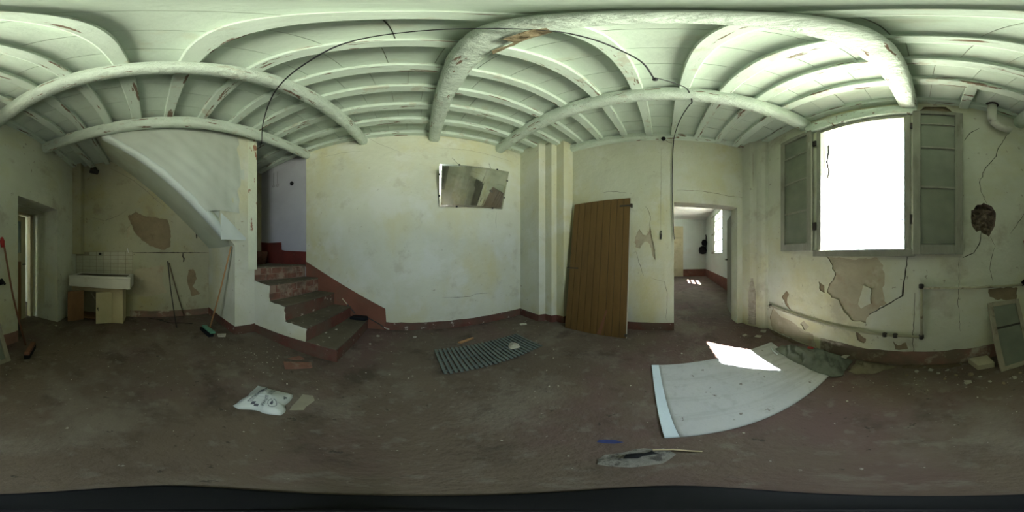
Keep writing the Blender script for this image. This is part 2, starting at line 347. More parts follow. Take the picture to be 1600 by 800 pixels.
for c in ([(-.25, 2.84), (-.1, 2.8)], [(.1, 2.5), (.18, 2.42)], [(.3, 2.3), (.32, 2.2)], [(.86, 1.7), (.87, 1.55)], [(.6, 1.25), (.62, 1.1)]): crack(wk, tK, c, .03, m_crack, .03)

# landing base, partition, soffit
b = MB(); b.prism([(-3.06, 1.13), (-2.0, 1.13), (-1.945, 1.43), (-1.97, 1.45), (-1.78, 2.46), (-3.06, 2.46)], 0, .80)
b.prism([(-3.06, 1.13), (-2.0, 1.13), (-1.945, 1.43), (-2.03, 1.445), (-2.05, 1.20), (-3.06, 1.20)], .80, 1.02)
b.prism([(-3.06, 1.13), (-2.061, 1.13), (-2.061, 1.20), (-3.06, 1.20)], 1.021, 1.40)
b.prism([(-2.06, .90), (-2.0, .90), (-2.0, 1.13), (-2.06, 1.13)], lambda x, y: max(1.0, 2.50-1.02*y), 3.40)
b.prism([(-2.06, 1.13), (-2.0, 1.13), (-1.94, 1.45), (-2.0, 1.46)], 1.021, 3.40)
b.build('wall_stair', m_wall, label='cream plaster wall enclosing the stair landing', cat='wall', kind='structure')
b = MB(); b.add([(-2.02, -.8, 3.3), (-2.02, .92, 1.56), (-2.02, .92, 3.40), (-2.02, -.8, 3.40), (-2.06, -.8, 3.3), (-2.06, .92, 1.56), (-2.06, .92, 3.40), (-2.06, -.8, 3.40)],
                [(0, 1, 2, 3), (7, 6, 5, 4), (0, 4, 5, 1), (1, 5, 6, 2), (2, 6, 7, 3), (3, 7, 4, 0)])
b.build('wall_partition', m_sheet, label='thin partition above the sloping stair underside', cat='wall', kind='structure')
# underside of the upper flight
b = MB(); nx, ny = 8, 26; vs = []
for k in (0, .12):
    for i in range(nx+1):
        for j in range(ny+1):
            x = -3.06+1.05*i/nx; y = -.85+2.0*j/ny
            vs.append((x, y, 2.50-1.01*y+k+(0 if k else .012*vn(x*2, y*2, 3)-.015*math.sin(math.pi*i/nx))))
n1 = (nx+1)*(ny+1); fs = []
for i in range(nx):
    for j in range(ny):
        a = i*(ny+1)+j; fs.append((a, a+1, a+ny+2, a+ny+1)); fs.append((a+n1, a+ny+1+n1, a+ny+2+n1, a+1+n1))
for j in range(ny):
    a = nx*(ny+1)+j; fs.append((a, a+1, a+1+n1, a+n1))
b.add(vs, fs); sof = b.build('ceiling_stair', m_soffit, smooth=True, label='pale sloping underside of the upper stair flight', cat='soffit', kind='structure')
b = MB(); vs = []; ny = 40
for j in range(ny+1):
    y = -.62+1.62*j/ny; z = 2.50-1.02*y; wv = .012*vn(y*9, 2.2)
    vs += [(-2.02, y, z+.10), (-1.985+wv, y, z+.03), (-1.99+wv, y, z-.03), (-2.05, y-.02, z-.06+wv), (-2.14, y-.04, z-.012)]
fs = []
for j in range(ny):
    for k in range(4): a = j*5+k; fs.append((a, a+1, a+6, a+5))
b.add(vs, fs); b.build('edge_fold', m_sheet2, sof, True, label='rolled edge of cloth along the slope')

# painted jamb post beside the stair opening
b = MB(); b.prism([(-2.0, 1.33), (-1.955, 1.33), (-1.92, 1.455), (-1.99, 1.465)], 1.0, 3.35)
b.build('trim_1', mat('flaking_post', (.60, .63, .50), .85, .08, 3, [((.26, .10, .06), 4, .60, .63, .9, (3, 3, .9))], .3, 20), label='flaking cream post at the stair opening', cat='post', kind='structure')
# stepped corner pilaster, corner column, pipe casing
b = MB(); b.prism([(2.05, 2.47), (2.05, 1.958), (2.16, 1.905), (2.16, 1.765), (2.25, 1.725), (2.25, 1.575), (2.46, 1.516), (2.46, 2.47)], 0, TOP-.05)
b.build('trim_2', m_wall, label='stepped cream pilaster in the corner beside the brown door', cat='pilaster', kind='structure')
b = MB(); pl = [(2.46, -1.30), (2.34, -1.325)]
for k in range(7):
    a = math.radians(70+k*33); pl.append((2.235+.10*math.cos(a), -1.42+.085*math.sin(a)))
pl += [(2.06, -1.44), (2.03, -1.47), (2.01, -1.53), (2.46, -1.53)]
pl = [(2.46, -1.29), (2.36, -1.31), (2.27, -1.335), (2.22, -1.375), (2.17, -1.40), (2.12, -1.405), (2.07, -1.425), (2.035, -1.47), (2.02, -1.53), (2.46, -1.53)]
b.prism(pl, 0, 3.5)
t3 = b.build('trim_3', m_wallw, label='rounded plaster column in the corner right of the doorway', cat='column', kind='structure')
b = MB(); vs = []; fs = []; nu, nv = 8, 40          # bare brickwork on the column
for i in range(nu+1):
    for j in range(nv+1):
        t = i/nu; z = .04+.80*j/nv
        x = 2.30-.13*t; y = -1.315-.078*t; wd = 1 if j < 28 else max(0.25, 1-(j-28)/14)
        x = 2.235+(x-2.235)*wd; y = -1.354+(y+1.354)*wd
        rr = .012+.010*abs(vn(x*60, z*38, 4))-.012*(math.sin(z*80) > .75)
        if i in (0, nu): rr = -.02
        vs.append((x-rr*.5, y+rr, z))
for i in range(nu):
    for j in range(nv): a = i*(nv+1)+j; fs.append((a, a+1, a+nv+2, a+nv+1))
b.add(vs, fs); b.build('bare_patch', mat('bare_column_core', (.42, .38, .31), .95, .2, 12, [((.22, .17, .12), 8, .55, .68, .7)], .8, 30), t3, label='rough bare masonry strip')
crack(t3, lambda u, v, d: (2.20+u, -1.365-.5*u+.012, v), [(-.02, 3.1), (0, 2.9), (.02, 2.75), (-.01, 2.6), (-.04, 2.35)], .05, m_brown, .02)
b = MB(); b.box(-3.07, -2.90, -1.53, -1.33, 1.24, 3.4)
b.build('trim_4', m_wallk, bevel=.01, label='boxed-in pipe casing in the corner over the sink', cat='pipe casing', kind='structure')

# baseboards
def board(name, pts, h, m, th=.012, label=None):
    b = MB()
    for i in range(len(pts)-1):
        a = Vector(pts[i]); c = Vector(pts[i+1]); d = (c-a).normalized(); q = Vector((-d.y, d.x))*th
        n = max(1, int((c-a).length/.08)); vs = []
        for k in range(n+1):
            p = a.lerp(c, k/n); hh = h*(1+.08*vn(p.x*7, p.y*7, 2))
            vs += [(p.x, p.y, 0), (p.x+q.x, p.y+q.y, 0), (p.x+q.x, p.y+q.y, hh), (p.x, p.y, hh)]
        b.add(vs, [f for k in range(n) for f in ((4*k+1, 4*k+5, 4*k+6, 4*k+2), (4*k+2, 4*k+6, 4*k+7, 4*k+3))]+[(0, 1, 2, 3), (4*n, 4*n+3, 4*n+2, 4*n+1)])
    return b.build(name, m, label=label, cat='baseboard', kind='structure')
board('baseboard_north', [(2.05, YM), (-.33, YM)], .135, m_red, label='oxblood painted skirting below the mirror wall')
board('baseboard_pilaster', [(2.45, 1.516), (2.25, 1.575), (2.25, 1.725), (2.16, 1.765), (2.16, 1.905), (2.05, 1.958), (2.05, 2.46)], .13, m_red, label='oxblood skirting stepping round the pilaster')
board('baseboard_east', [(XD, -.163), (XD, 1.52)], .135, m_red, label='red painted skirting between brown door and doorway')
board('baseboard_jamb', [(2.687, -1.199), (2.452, -1.199)], .14, mat('red_jamb', (.26, .07, .06), .8, .2, 4, [((.45, .38, .33), 8, .6, .7, .6)]), label='red painted foot of the right door reveal')
board('baseboard_south', [(-1.426, YW), (1.05, YW)], .185, m_redw, .006, 'faded red band along the foot of the window wall')
board('baseboard_west', [(XK, 1.13), (XK, -.40)], .13, m_redw, .006, 'scraped pinkish band at the foot of the sink wall')
board('baseboard_stair', [(-1.94, 1.45), (-2.0, 1.13), (-3.06, 1.13)], .14, m_red, .012, 'oxblood skirting round the foot of the stair wall')
# painted skirting climbing beside the steps
b = MB(); q = [(-1.755, 1.10), (-.33, .37), (-.315, .10), (-.33, 0), (-1.755, 0)]
b.add([(x, 2.452, z) for x, z in q]+[(x, 2.462, z) for x, z in q], [(0, 1, 2, 3, 4)]+[(i, (i+1) % 5, 5+(i+1) % 5, 5+i) for i in range(5)])
b.build('baseboard_slope', mat('faded_oxblood', (.17, .068, .042), .75, .15, 3, [((.12, .08, .05), 3, .5, .7, .6)], .2, 25), label='sloping brown-red skirting climbing beside the steps', cat='baseboard', kind='structure')
b = MB(); q = [(-3.06, 1.0), (-1.755, 1.0), (-1.755, 1.28), (-2.30, 1.31), (-2.38, 1.33), (-2.39, 1.49), (-2.8, 1.50), (-3.06, 1.53)]
b.add([(x, 2.453, z) for x, z in q]+[(x, 2.462, z) for x, z in q], [tuple(range(8))]+[(i, (i+1) % 8, 8+(i+1) % 8, 8+i) for i in range(8)])
b.build('baseboard_stairwell', mat('deep_red', (.125, .024, .018), .75, .2, 4, [((.06, .02, .015), 3, .5, .7, .6), ((.4, .36, .34), 9, .69, .74, .6)], .2, 25), label='dark red dado stepping along the stairwell wall', cat='baseboard', kind='structure')

# ------------------------------------------------------------------ ceiling: slab, tiles, joists, beams
b = MB(); P = [(-3.4, -1.85), (2.8, -1.85), (2.8, 2.8), (-3.4, 2.8)]
b.prism(P, lambda x, y: zd(x, y)+.022, lambda x, y: zd(x, y)+.16)
ceil = b.build('ceiling', mat('dark_joint', (.30, .33, .26), .95, .2, 5), label='pale green beamed ceiling with joists and tiles', cat='ceiling', kind='structure')
JY = [-1.49, -1.145, -.84, -.51, -.16, .205, .59, .97, 1.335, 1.70, 2.06, 2.41]
BM = [(-1.73, -1.99), (-.685, -1.067), (.408, .096), (1.559, 1.279)]       # beam x at the north and the south wall
def bx(i, y):
    t = (y-YW)/(YM-YW); return BM[i][1]+(BM[i][0]-BM[i][1])*t
for j in range(len(JY)-1):
    y0, y1 = JY[j]+.01, JY[j+1]-.01; x = XK-.02-R.uniform(0, .25)
    while x < XD+.02:
        x1 = x+.262+R.uniform(-.012, .012); d = R.uniform(-.003, .004); k = .0022
        xa, xb = max(x, XK-.02), min(x1, XD+.04)
        if xb-xa > .03:
            b = MB(); pts = [(xa+k, y0), (xb-k, y0), (xb-k, y1), (xa+k, y1)]
            b.prism(pts, lambda px, py: zd(px, py)+d, lambda px, py: zd(px, py)+.021); b.build('ceiling_tile', m_tile, ceil)
        x = x1
for j, y in enumerate(JY):
    xs = [XK-.02]+[None]*4+[XD+.03]
    for s in range(5):
        xa = XK-.02 if s == 0 else bx(s-1, y); xb = XD+.03 if s == 4 else bx(s, y)
        if s == 0 and y > 1.2: pass
        o = R.uniform(-.012, .012); wd = .052+R.uniform(-.006, .007); dp = .070+R.uniform(-.006, .008); n = 5
        vs = []
        for k in range(n+1):
            xx = xa+(xb-xa)*k/n; yy = y+o+.006*vn(xx*2, j*3.3, s); z = zd(xx, yy)+.004*vn(xx*3, j*7.7, s+9)
            vs += [(xx, yy-wd, z+.01), (xx, yy-wd, z-dp+.008), (xx, yy-wd+.008, z-dp), (xx, yy+wd-.008, z-dp), (xx, yy+wd, z-dp+.008), (xx, yy+wd, z+.01)]
        b = MB(); b.add(vs, [(6*k+i, 6*k+i+1, 6*k+i+7, 6*k+i+6) for k in range(n) for i in range(5)])
        b.build('joist', m_ceil, ceil)
for i in range(4):
    n = 70; vs = []; wf = (.82, .86, 1.0, .95)[i]; prof = [(px*wf, pz) for px, pz in [(-.08, .02), (-.085, -.05), (-.082, -.11), (-.058, -.148), (0, -.16), (.058, -.148), (.082, -.11), (.085, -.05), (.08, .02)]]
    rgh = .030 if i == 2 else .010
    for k in range(n+1):
        y = YW-.05+(YM-YW+.1)*k/n; x = bx(i, y); z = zd(x, y)-.075
        for q, (px, pz) in enumerate(prof):
            s = 1+rgh*6*vn(q*.9+i*20, y*4.5, 1.3)*(.6 if 0 < q < 8 else .2)+rgh*2.2*vn(q*2.3+i*9, y*15, 6.1); g = .02*vn(y*.8, i*5.5)
            vs.append((x+px*s+g, y, z+pz*s+.01*vn(y*.9, i*8.1)))
    m = len(prof); b = MB(); b.add(vs, [(m*k+q, m*k+q+1, m*(k+1)+q+1, m*(k+1)+q) for k in range(n) for q in range(m-1)])
    bo = b.build('beam', m_beam, ceil, True, label=['limed beam over the stair opening', 'slim limed beam left of centre', 'thick roughly plastered beam beside the window', 'limed log beam before the doorway'][i])
    if i == 2:      # bare plaster on the flank of the thick beam
        poly = rough_poly([(.60, -.02), (.55, -.06), (.42, -.03), (.40, -.10), (.28, -.115), (.22, -.10), (.24, -.04), (.30, -.02), (.45, -.005)], 3, .02)
        V, F = cdt(poly, [], [(R.uniform(.24, .58), R.uniform(-.11, -.01)) for _ in range(60)])
        F = [f for f in F]
        c = MB(); pz = lambda q: -.160+.012*(q/.058)**2 if q < .058 else -.148+(q-.058)/.024*.038
        c.add([(bx(2, u)+.012+(v+.115)*.80, u, zd(bx(2, u), u)-.085+pz((v+.115)*.72)-.018+.016*vn(u*30, v*30)) for u, v in V], F)
        c.build('bare_patch', m_brown, bo, label='brown patch of broken plaster on the beam')
b = MB(); vs = []; n = 24                            # wall plate along the doorway wall
for k in range(n+1):
    y = YW+(1.55-YW)*k/n; z = 3.40+.03*(1-((y)/1.5)**2)*0 - .0; t = .015*vn(y*3, 1)
    zb = 3.315+.02*abs(y) if y > 0 else 3.315+.05*abs(y)/1.5
    vs += [(XD+.01, y, zb+.17), (XD-.05+t, y, zb+.17), (XD-.06+t, y, zb+.05), (XD-.04+t, y, zb), (XD+.01, y, zb-.01)]
b.add(vs, [(5*k+q, 5*k+q+1, 5*k+q+6, 5*k+q+5) for k in range(n) for q in range(4)])
b.build('wall_plate', m_beam, ceil, label='rough timber plate along the doorway wall')
MB().hexa([(-.47, -1.53, 3.20), (-.38, -1.53, 3.20), (-.35, -1.14, 3.26), (-.44, -1.14, 3.26), (-.47, -1.53, 3.29), (-.38, -1.53, 3.29), (-.35, -1.14, 3.34), (-.44, -1.14, 3.34)]).build('short_strut', m_ceil, ceil, bevel=.006)
b = MB(); b.box(.02, 1.25, YW-.01, YW+.05, 2.99, 3.17)
b.build('lintel', m_beam, ceil, bevel=.012, label='painted timber lintel over the window')

# ------------------------------------------------------------------ window with sashes
win = thing('window_1', 'bright open window with grey weathered frame and wire netting', 'window', kind='structure', loc=(.59, YW, 1.21))
def part(bm, name, m, root, **k):
    o = bm.build(name, m, root, **k)
    l = root.location; r = root.rotation_euler.z
    o.matrix_parent_inverse = (root.matrix_basis if False else root.matrix_world.copy()).inverted() if False else o.matrix_parent_inverse
    me = o.data
    from mathutils import Matrix
    me.transform((Matrix.Translation(l) @ Matrix.Rotation(r, 4, 'Z')).inverted())
    return o
for q in ((.08, .14, 1.21, 2.98), (1.04, 1.10, 1.21, 2.98)): part(MB().box(q[0], q[1], YW-.09, YW+.015, q[2], q[3]), 'frame_stile', m_greywood, win, bevel=.004)
part(MB().box(.14, 1.04, YW-.09, YW+.015, 2.92, 2.98), 'frame_head', m_greywood, win, bevel=.004)
part(MB().box(.04, 1.14, YW-.30, YW+.03, 1.195, 1.265), 'window_sill', m_greywood, win, bevel=.004)
b = MB(); p = .105; y = YW-.27                       # diagonal wire netting
for k in range(-20, 30):
    for sg in (1, -1):
        x0 = .08+k*p; pts = []
        for s in range(0, 36):
            z = 1.26+s*.05; x = x0+sg*(z-1.26)*.62
            if .09 < x < 1.09: pts.append((x, y+.003*sg*math.sin(s*1.7), z))
        if len(pts) > 1: b.tube(pts, .0024, 4, False)
for r_ in range(17):
    for c_ in range(9):
        x = .12+c_*.11+(.055 if r_ % 2 else 0); z = 1.31+r_*.098
        if x < 1.02: b.tube([(x, y, z), (x+.02, y+.004, z+.004), (x+.045, y, z+.009)], .0058, 5)
part(b, 'wire_netting', m_iron, win, kind='stuff', label='diamond wire netting outside the opening')
part(MB().box(.04, .12, YW-.36, YW-.30, 1.2, 2.98), 'sun_trim_strip', m_render, win)  # added strip out of view, narrows the sun patch on one side
part(MB().tube([(1.02, YW-.12, 2.75), (1.005, YW-.1, 2.6), (1.03, YW-.1, 2.45), (1.0, YW-.1, 2.3), (1.03, YW-.12, 2.2)], .012, 6), 'dry_vine', m_iron, win)

def sash(name, x0, x1, z0, z1, ya, yb, bars, label):
    t = thing(name, label, 'window sash', 'open window sashes', loc=((x0+x1)/2, ya, z0))
    st = .075
    for a, c in ((x0, x0+st), (x1-st, x1)): part(MB().box(a, c, ya, yb, z0, z1), 'stile', m_greywood, t, bevel=.004)
    part(MB().box(x0+st, x1-st, ya, yb, z0, z0+.09), 'rail', m_greywood, t, bevel=.004)
    part(MB().box(x0+st, x1-st, ya, yb, z1-.07, z1), 'rail', m_greywood, t, bevel=.004)
    zs = [z0+.09]+[z0+(z1-z0)*f for f in bars]+[z1-.07]
    for z in zs[1:-1]: part(MB().box(x0+st, x1-st, ya+.006, yb-.004, z-.010, z+.010), 'glazing_bar', m_greywood, t)
    for a, c in zip(zs[:-1], zs[1:]): part(MB().box(x0+st-.005, x1-st+.005, ya+.014, ya+.019, a+.008, c-.008), 'pane', m_glass, t)
    return t
sL = sash('window_sash', 1.145, 1.675, 1.262, 3.03, YW+.012, YW+.05, (.28, .53, .78), 'grey window sash folded back beside the corner column')
sR = sash('window_sash', -.405, .06, 1.215, 3.03, YW+.012, YW+.05, (.36, .635, .85), 'grey window sash folded back beside the stone-filled hole')
for z in (1.5, 2.7):
    part(MB().box(1.10, 1.15, YW+.01, YW+.03, z, z+.09), 'hinge', m_iron, sL); part(MB().box(.055, .085, YW+.01, YW+.03, z, z+.09), 'hinge', m_iron, sR)

# ------------------------------------------------------------------ yard outside
b = MB(); b.box(-30, 40, -40, -1.82, -.4, -.25)
MB().box(-4, 10.5, -2.6, -1.82, 4.6, 4.72).build('sun_trim_eave', m_render, label='added unseen eave trimming the sun that enters the window', cat='eave', kind='structure')  # added eave out of view, cuts the far edge of the sun patch
b.build('yard_ground', m_ground, label='sunlit gravel yard outside the window', cat='ground', kind='structure')
# ------------------------------------------------------------------ far room through the doorway
def yS(x): return -1.92-.09*(x-2.7)
b = MB()
def panel(b, x0, x1, z0, z1, t=.3):
    b.hexa([(x0, yS(x0)-t, z0), (x1, yS(x1)-t, z0), (x1, yS(x1), z0), (x0, yS(x0), z0), (x0, yS(x0)-t, z1), (x1, yS(x1)-t, z1), (x1, yS(x1), z1), (x0, yS(x0), z1)])
panel(b, 2.687, 5.75, 0, 3.6); panel(b, 7.1, 9.7, 0, 3.6); panel(b, 5.75, 7.1, 0, 1.34); panel(b, 5.75, 7.1, 3.1, 3.6)
b.build('wall_far_south', m_rooml, label='pale wall with barred window in the room beyond', cat='wall', kind='structure')
MB().box(9.5, 9.8, -3.2, 2.6, 0, 3.6).build('wall_far_east', m_rooml, label='pale end wall of the room beyond the doorway', cat='wall', kind='structure')
MB().box(2.687, 9.8, 2.46, 2.7, 0, 3.6).build('wall_far_north', m_rooml, label='left wall of the room beyond the doorway', cat='wall', kind='structure')
cf = MB().prism([(2.687, 2.7), (2.687, yS(2.687)-.3), (9.8, yS(9.8)-.3), (9.8, 2.7)], 3.42, 3.6).build('ceiling_far', m_roomc, label='white panelled ceiling of the room beyond', cat='ceiling', kind='structure')
for x in (4.0, 5.2, 6.4, 7.6, 8.8): MB().box(x-.02, x+.02, -2.6, 2.46, 3.405, 3.425).build('ceiling_batten', m_roomc, cf)
MB().box(2.75, 9.5, -1.0, -.96, 3.405, 3.425).build('ceiling_batten', m_roomc, cf)
b = MB()
for x0, x1 in ((2.687, 5.75), (5.75, 9.5)):
    b.hexa([(x0, yS(x0)-.01, 0), (x1, yS(x1)-.01, 0), (x1, yS(x1)+.02, 0), (x0, yS(x0)+.02, 0), (x0, yS(x0)-.01, .42), (x1, yS(x1)-.01, .42), (x1, yS(x1)+.02, .42), (x0, yS(x0)+.02, .42)])
m_terr = mat('far_dado', (.17, .065, .045), .7, .2, 3, [((.24, .15, .12), 4, .55, .7, .5)])
b.build('baseboard_far_south', m_terr, label='brown-red skirting under the far window', cat='baseboard', kind='structure')
MB().box(9.47, 9.51, -2.6, 2.4, 0, .42).build('baseboard_far_east', m_terr, label='brown-red skirting on the far end wall', cat='baseboard', kind='structure')
fw = thing('window_2', 'barred window high in the far room', 'window', kind='structure')
for x in (5.78, 6.42, 7.07): panel_b = MB(); panel(panel_b, x-.03, x+.03, 1.34, 3.1, .1); panel_b.build('frame_stile', m_greywood, fw)
for z in (1.40, 1.85, 2.3, 2.75, 3.06): panel_b = MB(); panel(panel_b, 5.75, 7.1, z-.02, z+.02, .08); panel_b.build('glazing_bar', m_greywood, fw)
for x in (5.9, 6.05, 6.2, 6.35, 6.5, 6.65, 6.8, 6.95): MB().tube([(x, yS(x)-.2, 1.34), (x, yS(x)-.2, 3.1)], .009, 6).build('iron_bar', m_iron, fw)
fs_ = thing('far_window_shutter', 'grey shutter folded open beside the far barred window', 'shutter')
b = MB(); panel(b, 7.12, 7.6, 1.3, 3.1, -.04); b.build('leaf', m_greywood, fs_)
b = MB(); panel(b, 7.18, 7.54, 1.4, 2.15, -.05); b.build('panel', m_rooml, fs_); b = MB(); panel(b, 7.18, 7.54, 2.25, 3.0, -.05); b.build('panel', m_rooml, fs_)
fd = thing('door_1', 'cream panelled door on the far end wall', 'door', kind='structure')
MB().box(9.44, 9.50, -1.17, -.25, 0, 2.95).build('leaf', m_cream, fd)
for z0, z1 in ((.12, .42), (.5, 1.15), (1.25, 1.6), (1.7, 2.2), (2.3, 2.85)): MB().box(9.425, 9.445, -1.08, -.35, z0, z1).build('panel', m_cream, fd, bevel=.008)
hb = thing('hanging_bag', 'black strapped bag hanging on the far window wall', 'bag')
xh = 9.2; yh = yS(xh)
MB().tube([(xh, yh+.03, 2.4), (xh-.1, yh+.05, 2.35), (xh-.12, yh+.06, 1.9), (xh-.05, yh+.05, 1.6)], .03, 6).build('strap', m_black, hb, True)
MB().lathe([(.02, -.32), (.2, -.28), (.24, -.1), (.2, .08), (.05, .15)], (xh-.1, yh+.25, 1.62), 12).build('pouch', m_black, hb, True)
MB().lathe([(.02, -.2), (.14, -.15), (.17, 0), (.12, .12), (.03, .16)], (xh-.45, yh+.24, 1.95), 12).build('pouch', m_black, hb, True)
MB().tube([(xh, yh, 2.42), (xh-.02, yh+.08, 2.42)], .03, 6).build('hook', m_iron, hb)
dl = thing('door_2', 'grey door leaf opened flat inside the right jamb of the doorway', 'door', kind='structure')
MB().prism([(2.71, -1.235), (3.42, -1.415), (3.41, -1.455), (2.70, -1.275)], .01, 2.02).build('leaf', m_greywood, dl, bevel=.004)
MB().tube([(3.3, -1.385, 1.12), (3.31, -1.33, 1.12), (3.2, -1.31, 1.12)], .012, 6).build('door_handle', m_iron, dl)

# ------------------------------------------------------------------ left doorway: deep reveal and half-glazed door
b = MB()
b.prism([(-3.0, -1.80), (-2.351, -1.80), (-2.34, -2.10), (-3.0, -2.10)], 0, 2.6); b.prism([(-1.426, -1.80), (-.9, -1.80), (-.9, -2.10), (-1.40, -2.10)], 0, 2.6)
b.prism([(-2.36, -1.80), (-1.41, -1.80), (-1.41, -2.10), (-2.36, -2.10)], 2.0, 2.6)
b.build('wall_reveal', m_wall, label='deep cream reveal of the left doorway', cat='wall', kind='structure')
d3 = thing('door_3', 'cream half-glazed door standing ajar in the left doorway', 'door', kind='structure')
MB().box(-2.345, -2.275, -2.16, -2.08, 0, 2.02).build('door_frame', m_cream, d3, bevel=.005)
MB().box(-2.345, -1.40, -2.16, -2.08, 1.96, 2.06).build('door_frame', m_cream, d3, bevel=.005)
MB().box(-2.17, -2.06, -2.15, -2.105, 0, 1.93).build('stile', m_cream, d3, bevel=.004)
MB().box(-1.52, -1.41, -2.15, -2.105, 0, 1.93).build('stile', m_cream, d3, bevel=.004)
MB().box(-2.06, -1.52, -2.15, -2.105, 1.83, 1.93).build('rail', m_cream, d3, bevel=.004)
MB().box(-2.06, -1.52, -2.15, -2.105, 1.10, 1.26).build('rail', m_cream, d3, bevel=.004)
MB().box(-2.06, -1.52, -2.14, -2.115, 0, 1.10).build('panel', m_woodin, d3)
MB().box(-2.06, -1.52, -2.132, -2.126, 1.26, 1.83).build('pane', m_glass2, d3)
MB().tube([(-2.11, -2.105, 1.05), (-2.11, -2.05, 1.05), (-2.03, -2.045, 1.05)], .010, 6).build('door_handle', m_iron, d3)
b = MB(); b.box(-3.0, -.9, -4.2, -4.1, 0, 2.6); b.box(-3.1, -3.0, -4.2, -2.1, 0, 2.6); b.box(-.95, -.9, -4.2, -3.45, 0, 2.6); b.box(-.95, -.9, -3.3, -2.1, 0, 2.6)
b.build('wall_passage', m_wall, label='dim passage walls behind the half-glazed door', cat='wall', kind='structure')
MB().box(-3.1, -.9, -4.2, -2.08, 2.5, 2.62).build('ceiling_passage', m_roomc, label='white passage ceiling behind the half-glazed door', cat='ceiling', kind='structure')
MB().box(-3.1, -.9, -4.2, -1.83, -.2, -.005).build('floor_passage', m_floor, label='passage floor behind the half-glazed door', cat='floor', kind='structure')

# ------------------------------------------------------------------ staircase
st = thing('staircase', 'five worn brick and concrete steps climbing to the landing', 'staircase')
XS = [-.66, -1.01, -1.33, -1.61, -1.945]; XN = [-.59, -.875, -1.165, -1.48, -1.755]; ZS = [.185, .375, .585, .82, 1.04]
BACK = [(-1.97, 1.45), (-1.76, 2.452)]
for i in range(5):
    z0 = 0 if i == 0 else ZS[i-1]; z1 = ZS[i]
    q = [(XS[i]-.012, 1.436), (XN[i]-.012, 2.452), (-1.765, 2.452), (-1.958, 1.452)] if i < 4 else [(XS[4]-.012, 1.452), (XN[4]-.012, 2.452), (-3.05, 2.452), (-3.05, 1.21), (-2.02, 1.21)]
    MB().prism(q, z0, z1-.02).build('riser', m_red if i < 3 else m_mortar, st, label='red painted riser' if i < 3 else 'brick riser with bare mortar')
    q = [(XS[i], 1.428), (XN[i], 2.45), (-1.765, 2.45), (-1.958, 1.44)] if i < 4 else [(XS[4], 1.452), (XN[4], 2.45), (-3.05, 2.45), (-3.05, 1.21), (-2.02, 1.21)]
    MB().prism(q, z1-.02, z1).build('tread', m_tread, st, bevel=.006)
    if i >= 3:
        for row in range(2):
            hh = (z1-.02-z0-.03)/2
            for k in range(5):
                f0 = (k+(.5 if row else 0))/5; f1 = min(1, f0+.18)
                if f0 > .97: continue
                ya, yb = 1.445+f0*1.0, 1.445+f1*1.0
                xa = XS[i]+(XN[i]-XS[i])*f0; xb = XS[i]+(XN[i]-XS[i])*f1; g = .006+R.uniform(-.003, .004); zz = z0+.01+row*(hh+.01)
                MB().hexa([(xa-.05, ya, zz), (xa-.01+g, ya, zz), (xb-.01+g, yb, zz), (xb-.05, yb, zz), (xa-.05, ya, zz+hh), (xa-.01+g, ya, zz+hh), (xb-.01+g, yb, zz+hh), (xb-.05, yb, zz+hh)]).build('brick', m_brick, st, bevel=.004)
q = [(-1.945, .13), (-1.03, .17), (-1.02, .36), (-1.335, .372), (-1.34, .572), (-1.615, .58), (-1.62, .80), (-1.945, .83)]
q = rough_poly(q, 4, .012, .05); V, F = cdt(q); n = len(q)
b = MB(); b.add([(x, 1.429, z) for x, z in V], F); b.add([(x, 1.429, z) for x, z in q]+[(x, 1.445, z) for x, z in q], [(i, (i+1) % n, n+(i+1) % n, n+i) for i in range(n)])
b.build('side_plaster', m_wall, st, label='white plaster on the side of the steps')
q = [(-1.945, 0), (-.655, 0), (-.655, .17), (-1.0, .18), (-1.945, .135)]
b = MB(); b.add([(x, 1.424, z) for x, z in q]+[(x, 1.44, z) for x, z in q], [tuple(range(5))]+[(i, (i+1) % 5, 5+(i+1) % 5, 5+i) for i in range(5)])
b.build('side_skirting', m_red, st)
b = MB(); b.lathe([(.20, 0), (.24, .25), (.235, .25), (.19, .03), (.0, .03)], (-2.72, 2.05, 1.04), 20)
b.build('wicker_basket', mat('dark_basket', (.10, .045, .03), .9, .3, 20), smooth=True, label='dark round basket at the back of the stair landing', cat='basket')
b = MB()
for x in (-2.62, -2.50): b.tube([(x, 2.455, 3.2), (x, 2.45, 2.87)], .004, 5)
b.tube([(-2.62+.03*math.cos(a), 2.45, 2.84+.03*math.sin(a)) for a in [k*.6 for k in range(11)]], .005, 5); b.tube([(-2.50+.03*math.cos(a), 2.45, 2.82+.03*math.sin(a)) for a in [k*.6 for k in range(11)]], .005, 5)
b.build('wall_wires', mat('grey_wire', (.2, .19, .18), .7), label='two looped wires hanging on the stairwell wall', cat='wire')
MB().lathe([(.015, -.04), (.035, -.02), (.04, .01), (.02, .045)], (-2.09, 2.44, 2.73), 10).build('light_switch', m_black, smooth=True, label='black knob hanging on the stairwell wall', cat='switch')

